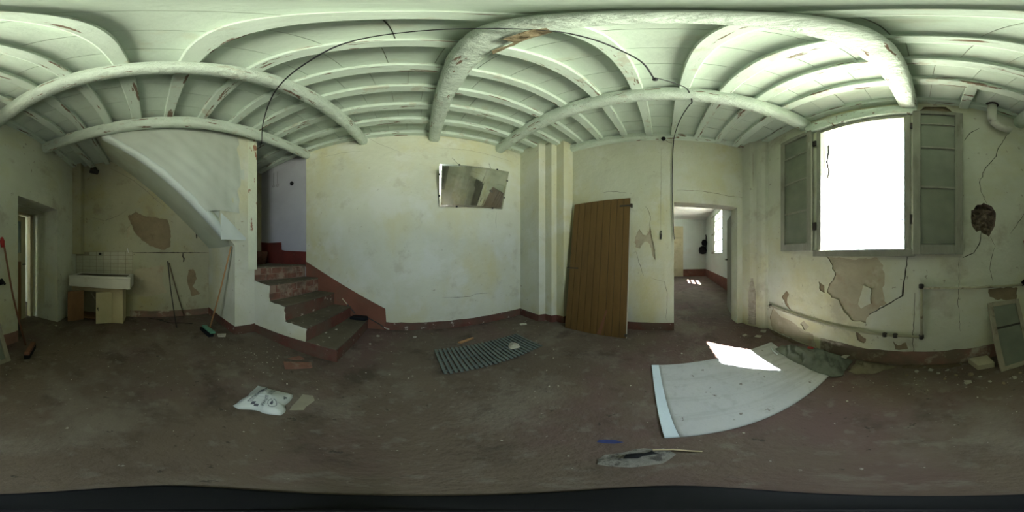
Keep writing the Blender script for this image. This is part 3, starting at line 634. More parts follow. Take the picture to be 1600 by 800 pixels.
# sheets on the partition
def drape(name, poly, x, m, label, sd, amp=.010, cat='sheet'):
    xs = [p[0] for p in poly]; ys = [p[1] for p in poly]; ex = []; stp = .04; u = min(xs)
    while u < max(xs):
        v = min(ys)
        while v < max(ys):
            if inside((u, v), poly): ex.append((u, v))
            v += stp
        u += stp
    V, F = cdt(rough_poly(poly, sd, .004, .05), [], ex)
    def off(u, v):
        f = max(0, (u-.55)/.7) ** 1
        return x+amp*(.9*vn(u*2.2+sd, v*2.0, 1)+.8*vn((u+v)*5, (u-v)*1.1, sd)+1.0*f*vn(u*12, v*.9, sd+2))+.012
    b = MB(); b.add([(off(u, v), u, v) for u, v in V], F); n = len(V); b.add([(off(u, v)-.003, u, v) for u, v in V], [f[::-1] for f in F])
    return b.build(name, m, smooth=True, label=label, cat=cat)
drape('hanging_sheet', [(-.50, 3.035), (-.50, 3.30), (1.27, 3.37), (1.27, 1.82), (.90, 1.83), (.70, 1.79)], -2.0, m_sheet, 'large dusty sheet stretched under the beam above the stair slope', 2, .022)
drape('sheet_flap', [(.90, 1.79), (1.33, 1.43), (.90, 1.42)], -1.985, m_sheet2, 'pale triangular sheet flap below the large stretched sheet', 6, .008)

# ------------------------------------------------------------------ sink corner
bs = thing('tiled_backsplash', 'grid of small cream tiles on the wall above the sink', 'tiles', kind='structure')
MB().box(XK-.01, XK+.004, -1.33, -.345, .84, 1.285).build('grout_bed', m_grout, bs)
MB().box(XK-.01, XK+.004, -1.52, -1.33, .84, 1.24).build('grout_bed', m_grout, bs)
for r in range(6):
    y = -1.51
    while y < -.36:
        y1 = min(y+.143, -.35)
        if not (r == 5 and y < -1.34) and y1-y > .03: MB().box(XK, XK+.010+R.uniform(0, .002), y+.003, y1-.003, .845+r*.0735, .845+r*.0735+.068).build('tile', m_wtile, bs)
        y += .147
sk = thing('stone_sink', 'long shallow white stone sink on the cupboard', 'sink', loc=(-2.8, -.86, .66))
def ring(b, o, i, z0, z1, zi):
    pass
b = MB(); b.box(-3.04, -2.55, -1.40, -.33, .665, .70); b.box(-3.04, -2.98, -1.40, -.33, .70, .862); b.box(-2.61, -2.55, -1.40, -.33, .70, .862); b.box(-2.98, -2.61, -1.40, -1.34, .70, .862); b.box(-2.98, -2.61, -.39, -.33, .70, .862)
part(b, 'basin', m_ceramic, sk)
b = MB(); b.box(-2.60, -2.538, -1.41, -.32, .82, .866)
part(b, 'front_rim', m_ceramic, sk, bevel=.01)
b = MB(); b.box(-3.04, -2.62, -1.36, -.36, .845, .852); part(b, 'dirt_film', m_tread, sk, label='crust of dirt lying in the basin')
cb = thing('sink_cupboard', 'low cream cupboard with hanging doors under the sink', 'cabinet', loc=(-2.85, -.9, 0))
b = MB(); b.box(-3.03, -2.68, -.50, -.47, 0, .665); part(b, 'side_panel', m_cream, cb)
b = MB(); b.box(-3.03, -2.68, -1.42, -1.39, 0, .665); part(b, 'side_panel', m_cream, cb)
part(MB().box(-2.71, -2.68, -1.39, -.50, .57, .665), 'top_rail', m_cream, cb, bevel=.004)
part(MB().box(-2.71, -2.68, -.66, -.50, 0, .57), 'stile', m_cream, cb, bevel=.004)
part(MB().box(-3.03, -2.71, -1.39, -.50, .02, .04), 'bottom_board', m_woodin, cb)
def leaf(name, hinge, end, m, z0, z1):
    a = Vector(hinge); c = Vector(end); d = (c-a).normalized(); q = Vector((-d.y, d.x))*.011
    b = MB(); b.prism([(a.x-q.x, a.y-q.y), (c.x-q.x, c.y-q.y), (c.x+q.x, c.y+q.y), (a.x+q.x, a.y+q.y)], z0, z1)
    return part(b, name, m, cb, bevel=.003)
l1 = leaf('door', (-2.66, -1.17), (-2.44, -1.37), m_woodin, .015, .58); l1['label'] = 'bare brown inner face of the open door'
l2 = leaf('door', (-2.665, -.655), (-2.55, -.90), m_cream, .01, .585); l2['label'] = 'cream door hanging ajar'
b = MB(); b.tube([(-2.545, -.86, .32), (-2.53, -.86, .30), (-2.535, -.85, .27)], .008, 6); part(b, 'handle', m_iron, cb).parent = l2
b = MB(); b.tube([(-2.95, -1.15, .5), (-2.8, -1.0, .38), (-2.8, -.7, .36)], .016, 8)
part(b, 'drain_pipe', m_pipe, cb)
MB().lathe([(.02, 0), (.022, .02), (.03, .03), (.02, .045)], (XK+.03, -.985, 1.22), 10).build('tap_stub', m_iron, smooth=True, label='capped tap stub among the tiles', cat='tap')
MB().tube([(XK+.012, -.44, 1.34), (XK+.03, -.44, 1.335), (XK+.03, -.43, 1.28), (XK+.02, -.43, 1.27)], .009, 6).build('wall_hook', mat('bright_hook', (.8, .8, .78), .2, spec=.8), label='small shiny hook beside the tiles', cat='hook')
lf = thing('wall_fitting', 'dark dusty lamp fitting under the ceiling above the sink', 'lamp', loc=(-3.0, -1.08, 3.05))
b = MB(); b.box(-3.06, -2.98, -1.12, -1.05, 3.05, 3.12); part(b, 'bracket', m_iron, lf)
b = MB(); b.tube([(-3.03, -1.02, 3.0), (-2.93, -1.15, 3.03)], [.055, .065], 10); part(b, 'shade', m_iron, lf)

# ------------------------------------------------------------------ mirror
mr = thing('wall_mirror', 'crooked frameless mirror leaning out from the wall', 'mirror', loc=(1.03, 2.45, 1.98))
BL, BR, TR, TL = Vector((.484, 2.437, 1.975)), Vector((1.61, 2.437, 2.066)), Vector((1.592, 2.21, 2.745)), Vector((.447, 2.21, 2.626))
ux = (BR-BL).normalized(); nrm = ux.cross((TL-BL)).normalized(); nrm = nrm if nrm.y < 0 else -nrm
def slab(bl, br, tr, tl, n0, n1): return MB().hexa([bl+nrm*n0, br+nrm*n0, tr+nrm*n0, tl+nrm*n0, bl+nrm*n1, br+nrm*n1, tr+nrm*n1, tl+nrm*n1])
part(slab(BL, BR, TR, TL, -.008, -.001), 'backing', m_black, mr)
mg = part(slab(BL, BR, TR, TL, -.001, .003), 'glass', m_mirror, mr)
uy = ((TL+TR)/2-(BL+BR)/2).normalized()
bev = mk_mirror(); bev.node_tree.nodes['Principled BSDF'].inputs['Roughness'].default_value = .18
for a, c, d in ((BL, BR, uy), (TL, TR, -uy), (BL, TL, ux), (BR, TR, -ux)): part(MB().add([a+nrm*.0031, c+nrm*.0031, c+d*.028+nrm*.0045, a+d*.028+nrm*.0045], [(0, 1, 2, 3)]), 'bevel_edge', bev, mr).parent = mg
for a, c, f in ((TL, TR, .25), (TL, TR, .8), (BL, BR, .25), (BL, BR, .82), (BL, TL, .25), (BL, TL, .75), (BR, TR, .3), (BR, TR, .75)):
    p = a.lerp(c, f); part(MB().box(p.x-.012, p.x+.012, p.y-.012, p.y+.006, p.z-.012, p.z+.012), 'clip', m_black, mr)
part(MB().tube([(.7, 2.455, 2.95), (.8, 2.26, 2.62)], .003, 5), 'hanging_wire', m_iron, mr); part(MB().tube([(1.35, 2.455, 2.98), (1.3, 2.26, 2.68)], .003, 5), 'hanging_wire', m_iron, mr)

# ------------------------------------------------------------------ leaning plank door
pd = thing('plank_door', 'brown plank door leaning against the wall beside the pilaster', 'door', loc=(2.1, .97, 0))
e0 = Vector((2.107, .489, 0.0)); ey = Vector((0, 1, 0)); eu = Vector((.295, .0, 2.115)).normalized(); en = eu.cross(ey).normalized(); en = en if en.x > 0 else -en
Ld, Wd = 2.136, .966; cuts = [0, .10, .205, .305, .425, .53, .64, .75, .86, Wd]
def dbox(a0, a1, u0, u1, n0, n1, s0=0, s1=0):
    return MB().hexa([e0+ey*a0+eu*u0+en*n0, e0+ey*a1+eu*(u0)+en*n0, e0+ey*a1+eu*u0+en*n1, e0+ey*a0+eu*u0+en*n1, e0+ey*a0+eu*(u1+s0)+en*n0, e0+ey*a1+eu*(u1+s1)+en*n0, e0+ey*a1+eu*(u1+s1)+en*n1, e0+ey*a0+eu*(u1+s0)+en*n1])
for k in range(9):
    part(dbox(cuts[k]+.003, cuts[k+1]-.003, .0, Ld, R.uniform(-.003, .003), .020), 'plank', m_door, pd, bevel=.004)
part(dbox(.004, Wd-.004, .004, Ld-.004, .010, .0215), 'added_groove_backing', mat('groove_shade', (.035, .02, .01), .9), pd)  # dark sheet added behind the planks, stops light slits and shades the grooves
for u in (.25, 1.05, 1.85): part(dbox(.03, Wd-.03, u, u+.11, .022, .035), 'batten', m_door, pd)
part(dbox(-.008, 0, .0, Ld, -.001, .022), 'edge_strip', mat('pale_door_edge', (.42, .40, .33), .8), pd, label='pale unpainted edge')
hs = part(dbox(-.02, .16, 1.985, 2.01, -.010, -.002), 'hinge_strap', m_iron, pd); part(dbox(-.035, .005, 1.97, 2.025, -.014, .03), 'hinge_knuckle', m_iron, pd).parent = hs
part(dbox(.80, 1.01, 1.005, 1.025, -.014, -.003), 'bolt', m_iron, pd); part(dbox(-.012, .02, .03, .07, -.006, .024), 'corner_plate', m_iron, pd)
c = dbox(.30, .32, 0, .42, -.004, -.001, 0, 0); part(MB().hexa([e0+ey*.36+eu*.01-en*.003, e0+ey*.42+eu*.01-en*.003, e0+ey*.30+eu*.42-en*.003, e0+ey*.28+eu*.42-en*.003, e0+ey*.36+eu*.01-en*.0015, e0+ey*.42+eu*.01-en*.0015, e0+ey*.30+eu*.42-en*.0015, e0+ey*.28+eu*.42-en*.0015]), 'dark_scuff', m_broomd, pd)

# ------------------------------------------------------------------ pipes on the window wall
gp = thing('wall_pipe', 'thin rusty pipe run along the foot of the window wall', 'pipe', loc=(.9, YW, .4))
part(MB().tube([(1.97, YW+.05, .425), (1.9, YW+.035, .432), (1.0, YW+.03, .41), (-.01, YW+.03, .395)], .014, 8), 'tube', m_pipe, gp, smooth=True)
part(MB().tube([(-.02, YW+.03, .36), (-.02, YW+.03, .92)], .014, 8), 'riser', m_pipe, gp, smooth=True)
part(MB().tube([(-.03, YW+.03, .905), (-.7, YW+.03, .885), (-1.12, YW+.03, .872)], .013, 8), 'branch', m_pipe, gp, smooth=True)
for p in ((1.93, .43), (-.02, .92), (-.02, .395), (.32, .40), (.22, .40)): part(MB().lathe([(.012, -.022), (.024, -.018), (.024, .018), (.012, .022)], (p[0], YW+.03, p[1]), 10), 'fitting', m_iron, gp, smooth=True)
vv = thing('gas_valve', 'black valve at the left end of the wall pipe', 'valve', loc=(-1.22, YW+.02, .9))
part(MB().tube([(-1.09, YW+.03, .875), (-1.175, YW+.025, .89)], .022, 8), 'body', m_black, vv); part(MB().tube([(-1.12, YW+.01, .89), (-1.115, YW+.07, .925)], .024, 8), 'knob', m_black, vv); part(MB().tube([(-1.165, YW+.0, .90), (-1.165, YW+.06, .875)], .016, 8), 'knob', m_black, vv)
fl = thing('stove_pipe', 'white bent flue pipe poking from the ceiling above the sash', 'pipe', loc=(-.69, YW+.09, 3.2))
pts = [(-.69, YW+.085, 3.36), (-.69, YW+.085, 3.0)]+[(-.69-.13*(1-math.cos(a)), YW+.085, 2.98-.13*math.sin(a)) for a in [k*math.pi/14 for k in range(1, 8)]]+[(-.90, YW+.085, 2.85)]
part(MB().tube(pts, .048, 14), 'tube', m_white, fl, smooth=True); part(MB().lathe([(.05, 0), (.075, .012), (.075, .02), (.05, .03)], (-.69, YW+.085, 3.30), 16), 'collar', m_iron, fl)

# ------------------------------------------------------------------ leaning loose sash, brooms, poles
ls = thing('loose_sash', 'weathered small window sash leaning at the foot of the window wall', 'window sash', loc=(-.86, -1.21, 0))
f0 = Vector((-.675, -1.215, 0)); fx = Vector((-1, 0, .0)); fu = Vector((0, -.285, .72)).normalized(); fn = fx.cross(fu).normalized(); fn = fn if fn.y < 0 else -fn
def sbox(a0, a1, u0, u1, n0=0, n1=.035):
    return MB().hexa([f0+fx*a0+fu*u0+fn*n0, f0+fx*a1+fu*u0+fn*n0, f0+fx*a1+fu*u0+fn*n1, f0+fx*a0+fu*u0+fn*n1, f0+fx*a0+fu*u1+fn*n0, f0+fx*a1+fu*u1+fn*n0, f0+fx*a1+fu*u1+fn*n1, f0+fx*a0+fu*u1+fn*n1])
m_ls = mat('peeling_sash', (.32, .29, .22), .85, .15, 6, [((.16, .13, .09), 9, .55, .66, .8)], .4, 40)
for a in ((0, .05), (.325, .375)): part(sbox(a[0], a[1], 0, .765), 'stile', m_ls, ls, bevel=.004)
for u in ((0, .05), (.72, .77)): part(sbox(.05, .325, u[0], u[1]), 'rail', m_ls, ls, bevel=.004)
part(sbox(.05, .325, .475, .497, .008), 'glazing_bar', m_iron, ls)
for u in ((.05, .475), (.497, .72)): part(sbox(.045, .33, u[0], u[1], .016, .020), 'pane', m_glass, ls)

br = thing('dark_broom', 'dark red broom propped beside the left doorway', 'broom', loc=(-1.28, -1.2, 0))
part(MB().tube([(-1.165, YW+.035, 1.35), (-1.235, -1.405, .75), (-1.30, -1.26, .10)], .012, 8), 'handle', m_broomd, br, smooth=True)
part(MB().tube([(-1.155, YW+.035, 1.30), (-1.148, YW+.03, 1.37), (-1.147, YW+.03, 1.42)], [.02, .032, .012], 10), 'end_cap', m_redpl, br, smooth=True)
q = [(-1.16, -1.15), (-1.20, -1.11), (-1.44, -1.23), (-1.41, -1.28)]
hd = part(MB().prism([(x*.98-.026, y*.98-.024) for x, y in q], .055, .10), 'head', m_broomd, br, bevel=.006); part(MB().prism(q, .0, .055), 'bristles', m_black, br).parent = hd
gb = thing('green_broom', 'green-headed broom with orange wooden handle against the stair wall', 'broom', loc=(-2.2, .8, 0))
part(MB().tube([(-2.03, 1.085, 1.34), (-2.12, .97, .75), (-2.235, .84, .07)], .012, 8), 'handle', m_broomw, gb, smooth=True)
q = [(-2.36, .76), (-2.33, .83), (-2.06, .86), (-2.07, .79)]
hd = part(MB().prism(q, .05, .085), 'head', m_green, gb, bevel=.006); part(MB().prism([(x*1.0+.0, y-.03) for x, y in q], 0, .05), 'bristles', m_black, gb).parent = hd
MB().tube([(-3.035, .31, 1.10), (-2.80, .34, .60), (-2.50, .395, .012)], .010, 8).build('iron_pole', m_iron, smooth=True, label='dark iron pole leaning on the scraped wall right of the sink', cat='pole')
MB().tube([(-3.04, .34, 1.07), (-3.04, .62, .02)], .009, 8).build('wooden_stick', mat('grey_stick', (.16, .12, .08), .8), smooth=True, label='thin brown stick flat against the wall behind the iron pole', cat='stick')
MB().tube([(-2.85, .15, .01), (-2.72, .32, .012), (-2.68, .55, .01), (-2.62, .68, .008)], .007, 6).build('floor_wire', m_iron, smooth=True, label='bent dark wire on the floor behind the iron pole', cat='wire')
MB().tube([(-2.98, -.05, .01), (-2.90, .10, .012), (-2.86, .22, .01)], .006, 6).build('floor_wire', m_iron, smooth=True, label='short dark wire on the floor near the cupboard', cat='wire')

# tool lying on the bottom step
tl = thing('fireplace_tool', 'black folding tool lying across the lowest steps by the wall', 'tool', loc=(-.7, 2.4, .2))
part(MB().tube([(-1.02, 2.425, .50), (-.93, 2.42, .405)], .009, 6), 'handle', m_straw, tl); part(MB().tube([(-.93, 2.42, .405), (-.80, 2.41, .27)], .010, 6), 'rod', m_iron, tl)
b = MB(); b.prism([(-.85, 2.30), (-.80, 2.42), (-.60, 2.42), (-.57, 2.36), (-.62, 2.31)], lambda x, y: .192, lambda x, y: .245); part(b, 'pan', m_black, tl, bevel=.01)
part(MB().tube([(-.57, 2.40, .21), (-.42, 2.44, .10), (-.33, 2.44, .03)], .010, 6), 'rod', m_iron, tl); part(MB().tube([(-.35, 2.44, .045), (-.27, 2.44, .012)], .010, 6), 'tip', m_chip, tl)

# ------------------------------------------------------------------ cable and insulator
pts = [(-2.05, 1.62, 3.26), (-1.80, 1.45, 3.16), (-1.5, 1.22, 3.17), (-1.1, .97, 3.19), (-.80, .80, 3.14), (-.45, .65, 3.19), (-.19, .50, 3.21), (.0, .40, 3.20), (.10, .34, 3.17), (.29, .24, 3.16), (.40, .215, 3.19), (.60, .17, 3.20), (.80, .10, 3.18), (1.0, .06, 3.14), (1.03, .04, 3.18), (1.2, -.16, 3.24), (1.32, -.22, 3.23), (1.40, -.25, 3.165), (1.52, -.24, 3.22), (1.9, -.20, 3.32), (2.30, -.16, 3.30), (2.415, -.155, 3.20), (2.425, -.14, 2.8), (2.425, -.135, 2.2), (2.425, -.15, 1.7), (2.42, -.165, 1.45)]
cb2 = thing('power_cable', 'black cable looping under the ceiling and down beside the doorway', 'cable', loc=(1.4, -.25, 3.1))
P2 = [Vector(p) for p in pts]; sm = []
for i in range(len(P2)-1):
    p0, p1, p2_, p3 = P2[max(0, i-1)], P2[i], P2[i+1], P2[min(len(P2)-1, i+2)]
    for k in range(5):
        t = k/5; sm.append(.5*((2*p1)+(p2_-p0)*t+(2*p0-5*p1+4*p2_-p3)*t*t+(3*p1-p0-3*p2_+p3)*t**3))
sm.append(P2[-1]); part(MB().tube(sm, .006, 6), 'wire', m_cable, cb2, smooth=True)
part(MB().lathe([(.005, -.03), (.018, -.02), (.02, .01), (.008, .03)], (1.02, .05, 3.13), 10), 'knot', m_cable, cb2, smooth=True)
ins = thing('insulator_knob', 'black round insulator knob high above the doorway', 'insulator', loc=(2.40, -.005, 3.31))
part(MB().tube([(2.45, -.005, 3.31), (2.40, -.005, 3.31), (2.37, -.005, 3.31)], [.022, .036, .022], 12), 'knob', m_black, ins, smooth=True)
part(MB().tube([(2.40, -.01, 3.30), (2.42, -.08, 3.23), (2.42, -.13, 3.21)], .003, 5), 'tie_wire', m_iron, ins)
MB().tube([(2.44, .03, 1.58), (2.42, .03, 1.52), (2.43, .035, 1.45)], .012, 6).build('wall_nail', m_iron, label='rusty nail stub in the wall left of the doorway', cat='nail')

# ------------------------------------------------------------------ things on the floor
gr = thing('slatted_grate', 'grey slatted metal grate lying in front of the mirror wall', 'grate', loc=(.86, 1.55, 0))
for k in range(24):
    x = .30+k*.0475; part(MB().box(x, x+.030, 1.30+R.uniform(-.004, .004), 1.80, .012, .024), 'slat', m_grate, gr, bevel=.003)
for y in (1.35, 1.55, 1.75): part(MB().box(.30, 1.425, y, y+.02, .002, .012), 'crossbar', m_grate, gr)

def bumpy(name, poly, hf, m, label, cat, st=.03, base=.002, thick=.004, sd=1, root=None):
    poly = rough_poly(poly, sd, .015, st*1.5); xs = [p[0] for p in poly]; ys = [p[1] for p in poly]; ex = []; x = min(xs)
    while x < max(xs):
        y = min(ys)
        while y < max(ys):
            q = (x+R.uniform(-.2, .2)*st, y+R.uniform(-.2, .2)*st)
            if inside(q, poly): ex.append(q)
            y += st
        x += st
    V, F = cdt(poly, [], ex)
    def ed(p): return min((Vector(p)-Vector(q)).length for q in poly)
    E_ = [min(1, ed(p)/.10) for p in V]
    b = MB(); b.add([(p[0], p[1], base+thick+hf(*p)*e) for p, e in zip(V, E_)], F)
    n = len(poly); idx = [min(range(len(V)), key=lambda k: (Vector(V[k])-Vector(q)).length) for q in poly]
    b.add([(V[k][0], V[k][1], base+thick+hf(*V[k])*E_[k]) for k in idx]+[(V[k][0], V[k][1], base-.001) for k in idx], [(i, (i+1) % n, n+(i+1) % n, n+i) for i in range(n)])
    return b.build(name, m, root, smooth=True, label=label, cat=cat)

# linoleum sheet
ln = thing('lino_sheet', 'worn grey linoleum sheet spread on the floor under the sunlight', 'floor sheet', loc=(1.1, -.6, 0))
A, B_, C_, D_ = Vector((1.506, .107)), Vector((1.613, -1.26)), Vector((.694, -1.13)), Vector((.582, -.005))
def lp(s, t): return (A.lerp(D_, s)).lerp(B_.lerp(C_, s), t)
def lino(t0, t1, m, name, lift):
    nu, nv = 40, 40; b = MB(); vs = []
    def z(s, t): return .006+lift+.003*vn(s*6, t*4, 2)+.0035*max(0, math.sin(s*34))**6+(.012*max(0, 1-t/.05))*abs(vn(s*3, 1))
    for k in range(2):
        for i in range(nu+1):
            for j in range(nv+1):
                s = i/nu; t = t0+(t1-t0)*j/nv; p = lp(s, t); vs.append((p.x, p.y, z(s, t) if k == 0 else max(.001, z(s, t)-.006)))
    n1 = (nu+1)*(nv+1); fs = []
    for i in range(nu):
        for j in range(nv):
            a = i*(nv+1)+j; fs += [(a, a+1, a+nv+2, a+nv+1), (a+n1+nv+1, a+n1+nv+2, a+n1+1, a+n1)]
    for i in range(nu):
        for j in (0, nv): a = i*(nv+1)+j; fs.append((a, a+nv+1, a+nv+1+n1, a+n1))
    for j in range(nv):
        for i in (0, nu): a = i*(nv+1)+j; fs.append((a, a+1, a+1+n1, a+n1))
    b.add(vs, fs); return part(b, name, m, ln, smooth=True)
lino(.045, 1, m_card, 'sheet', 0); lino(0, .049, m_cardw, 'pale_edge', .002)['label'] = 'pale bluish backing strip along one edge'

GC = [(1.43, -1.17), (1.45, -1.29), (1.27, -1.40), (1.18, -1.47), (.92, -1.49), (.75, -1.49), (.62, -1.45), (.62, -1.31), (.60, -1.16), (.67, -1.11), (.81, -1.11), (1.02, -1.13), (1.2, -1.14)]
bumpy('dark_cloth', GC, lambda x, y: max(0, .075+.05*vn(x*6, y*6, 1)-.13*max(0, .16-abs(vn(x*7+y*6, y*5-x*2, 4)))/.16*.6+.09*max(0, (-1.25-y)/.25)*abs(vn(x*4, y*4, 8))), m_gcloth, 'dark green-grey cloth crumpled over the linoleum corner', 'cloth', .02, .012, .005, 2)
BC = [(.60, -1.48), (.52, -1.495), (.38, -1.49), (.20, -1.46), (.32, -1.37), (.40, -1.29), (.52, -1.25), (.585, -1.27), (.59, -1.38)]
bumpy('brown_cloth', BC, lambda x, y: max(0, .065+.05*vn(x*9, y*9, 1)-.08*max(0, .16-abs(vn(x*9+y*4, y*8, 4)))/.16), m_bcloth, 'olive brown rag heaped against the window wall', 'cloth', .018, .002, .005, 3)
MB().tube([(1.47, -1.15, .021), (1.40, -1.12, .021), (1.30, -1.105, .021)], .010, 8).build('rolled_hem', mat('pale_hem', (.42, .46, .47), .6), smooth=True, label='pale rolled strip at the tip of the dark cloth', cat='strip')
bumpy('crumpled_wrapper', [(.66, -1.38), (.72, -1.38), (.71, -1.44), (.66, -1.44)], lambda x, y: .04, m_chip, 'small white wrapper on the dark cloth', 'wrapper', .02, .085, .004, 4)
bumpy('crumpled_wrapper', [(1.05, -1.38), (1.12, -1.36), (1.13, -1.40), (1.07, -1.42)], lambda x, y: .02, m_redpl, 'small reddish wrapper on the dark cloth', 'wrapper', .02, .085, .004, 5)

# printed bag
bag = thing('printed_bag', 'white plastic bag with dark lettering lying mid-floor', 'bag', loc=(-.74, .63, 0))
Q = [Vector((-.80, .44)), Vector((-.925, .71)), Vector((-.67, .80)), Vector((-.565, .575))]
def bp(s, t):
    p = (Q[0].lerp(Q[3], s)).lerp(Q[1].lerp(Q[2], s), t)
    return p+Vector((vn(s*3.1, t*3.1, 5), vn(s*3.1, t*3.1, 9)))*.022
def bh(s, t): return .008+.075*(math.sin(math.pi*max(0, min(1, s)))**.6)*(math.sin(math.pi*max(0, min(1, t)))**.6)*(1+.25*vn(s*3, t*3, 4))+.012*abs(vn(s*6, t*9, 2))*min(1, 8*min(s, 1-s, t, 1-t))
nu = 30; b = MB(); vs = [(bp(i/nu, j/nu).x, bp(i/nu, j/nu).y, bh(i/nu, j/nu)) for i in range(nu+1) for j in range(nu+1)]
vs += [(x, y, .001) for x, y, z in vs]; n1 = (nu+1)**2
fs = [(i*(nu+1)+j, i*(nu+1)+j+1, (i+1)*(nu+1)+j+1, (i+1)*(nu+1)+j) for i in range(nu) for j in range(nu)]
for i in range(nu):
    for j in (0, nu): a = i*(nu+1)+j; fs.append((a, a+nu+1, a+nu+1+n1, a+n1)); a = j*(nu+1)+i; fs.append((a, a+1, a+1+n1, a+n1))
b.add(vs, fs); part(b, 'body', m_bag, bag, smooth=True)
def mark(rects, name):
    b = MB()
    for s0, s1, t0, t1 in rects:
        n = 5; V = []
        for i in range(n+1):
            for j in range(n+1):
                s = s0+(s1-s0)*i/n; t = t0+(t1-t0)*j/n; p = bp(s, t); V.append((p.x, p.y, bh(s, t)+.0016))
        b.add(V, [(i*(n+1)+j, i*(n+1)+j+1, (i+1)*(n+1)+j+1, (i+1)*(n+1)+j) for i in range(n) for j in range(n)])
    part(b, name, m_print, bag)
def letters(s, t0, t1, h, n, dens):
    rs = []; w_ = (t1-t0)/n
    for k in range(n):
        a = t0+k*w_
        rs.append((s, s+h, a+w_*.12, a+w_*.30))
        if R.random() < dens: rs.append((s, s+h, a+w_*.62, a+w_*.80))
        rs.append((s+h*R.choice((.0, .42, .84)), 0, a+w_*.12, a+w_*.80)); x = rs.pop(); rs.append((x[0], x[0]+h*.18, x[2], x[3]))
    return rs
mark(letters(.25, .18, .60, .085, 6, .8), 'lettering'); mark([(.24, .40, .62, .70), (.26, .38, .78, .84), (.24, .30, .70, .92)], 'lettering')
mark(letters(.50, .10, .50, .085, 6, .9), 'lettering'); mark(letters(.53, .56, .90, .085, 5, .9), 'lettering'); mark([(.40, .47, .06, .12), (.34, .40, .10, .2)], 'lettering')
rg = []
for k in range(26):
    a = 2*math.pi*k/26
    if k % 9 != 8: rg.append((.72+.10*math.cos(a), .72+.10*math.cos(a)+.018, .30+.13*math.sin(a), .30+.13*math.sin(a)+.022))
mark(rg, 'round_emblem'); mark([(.69, .75, .24, .34), (.70, .73, .33, .38)], 'emblem_centre'); mark([(.80, .90, .66, .70), (.84, .88, .60, .67)], 'corner_mark')
bumpy('clear_plastic_scrap', [(-.60, .74), (-.572, .65), (-.52, .70), (-.525, .82), (-.57, .86), (-.635, .84)], lambda x, y: .008+.008*vn(x*20, y*20), m_clear, 'cloudy plastic scrap sticking out behind the printed bag', 'plastic', .025, .001, .002, 6)

# ash heap and scraps near the camera foot
bumpy('ash_heap', [(.33, .14), (.41, .15), (.48, .08), (.50, 0), (.44, -.04), (.37, 0), (.33, .07)], lambda x, y: .012+.06*abs(vn(x*22, y*22)), m_ash, 'grey heap of ash and burnt scraps near the linoleum', 'debris', .018, .001, .002, 7)
bumpy('blue_scrap', [(.50, .22), (.525, .215), (.545, .16), (.53, .13), (.51, .16)], lambda x, y: .008, m_blue, 'small blue cloth scrap beside the ash heap', 'cloth', .015, .001, .002, 8)
MB().tube([(.47, .03, .03), (.475, -.03, .022), (.45, -.11, .008)], .006, 6).build('wood_splinter', m_straw, label='pale wood splinter lying beside the ash heap', cat='splinter')
bumpy('burnt_rag', [(.385, .10), (.425, .095), (.45, .03), (.43, .015), (.415, .05), (.395, .06)], lambda x, y: .02+.03*abs(vn(x*30, y*30)), m_black, 'black burnt rag on top of the ash heap', 'rag', .012, .030, .003, 9)
bumpy('paper_scrap', [(1.70, 2.03), (1.80, 1.98), (1.83, 2.05), (1.73, 2.10)], lambda x, y: .004, m_paper, 'small paper scrap at the foot of the stepped pilaster', 'paper', .02, .001, .002, 10)
bumpy('plastic_wrapper', [(1.08, 1.46), (1.20, 1.44), (1.24, 1.52), (1.20, 1.62), (1.10, 1.54)], lambda x, y: .035+.015*vn(x*14, y*14), m_chip, 'crumpled pale wrapper lying on the slatted grate', 'wrapper', .022, .025, .003, 11)
MB().hexa([(.62, 1.93, .002), (.65, 1.90, .002), (.86, 1.98, .002), (.84, 2.0, .002), (.62, 1.93, .02), (.65, 1.90, .02), (.86, 1.98, .02), (.84, 2.0, .02)]).build('wood_offcut', m_broomw, label='brown wood offcut behind the slatted grate', cat='offcut')
def shard(name, poly, h, m, label, cat, group=None, z=0):
    return MB().prism(poly, z+.001, z+h).build(name, m, label=label, cat=cat, group=group, bevel=.003)
shard('terracotta_tile_piece', [(-1.08, 1.14), (-.98, 1.05), (-.80, 1.22), (-.86, 1.29)], .018, m_shard, 'broken terracotta tile lying before the bottom step', 'tile shard')
shard('terracotta_tile_piece', [(-1.10, 1.22), (-1.03, 1.24), (-.96, 1.32), (-1.04, 1.34)], .012, m_shard, 'smaller tile fragment behind the broken terracotta tile', 'tile shard')
shard('plaster_plate', [(-2.10, .90), (-2.02, .88), (-1.98, .97), (-2.06, 1.02)], .02, m_chip, 'white broken plate beside the green broom head', 'plate')
shard('plaster_plate', [(-2.40, .80), (-2.47, .84), (-2.42, .93), (-2.34, .92)], .016, m_shard, 'pinkish broken slab behind the green broom', 'slab')
shard('plaster_slab', [(-.46, -1.49), (-.50, -1.33), (-.66, -1.32), (-.66, -1.49)], .07, m_tan, 'grey plaster slab against the red band beside the loose sash', 'slab')
shard('plaster_slab', [(1.80, -1.22), (1.87, -1.17), (1.90, -1.23), (1.84, -1.28)], .012, m_chip, 'round pale plaster slab before the corner column', 'slab')
shard('plaster_slab', [(1.90, -1.38), (1.96, -1.33), (2.02, -1.38), (1.97, -1.45)], .016, m_chip, 'pale plaster slab at the foot of the corner column', 'slab')
shard('plaster_slab', [(1.95, -1.06), (2.0, -1.05), (2.02, -1.12), (1.97, -1.12)], .010, m_chip, 'small pale plaster slab before the doorway jamb', 'slab')
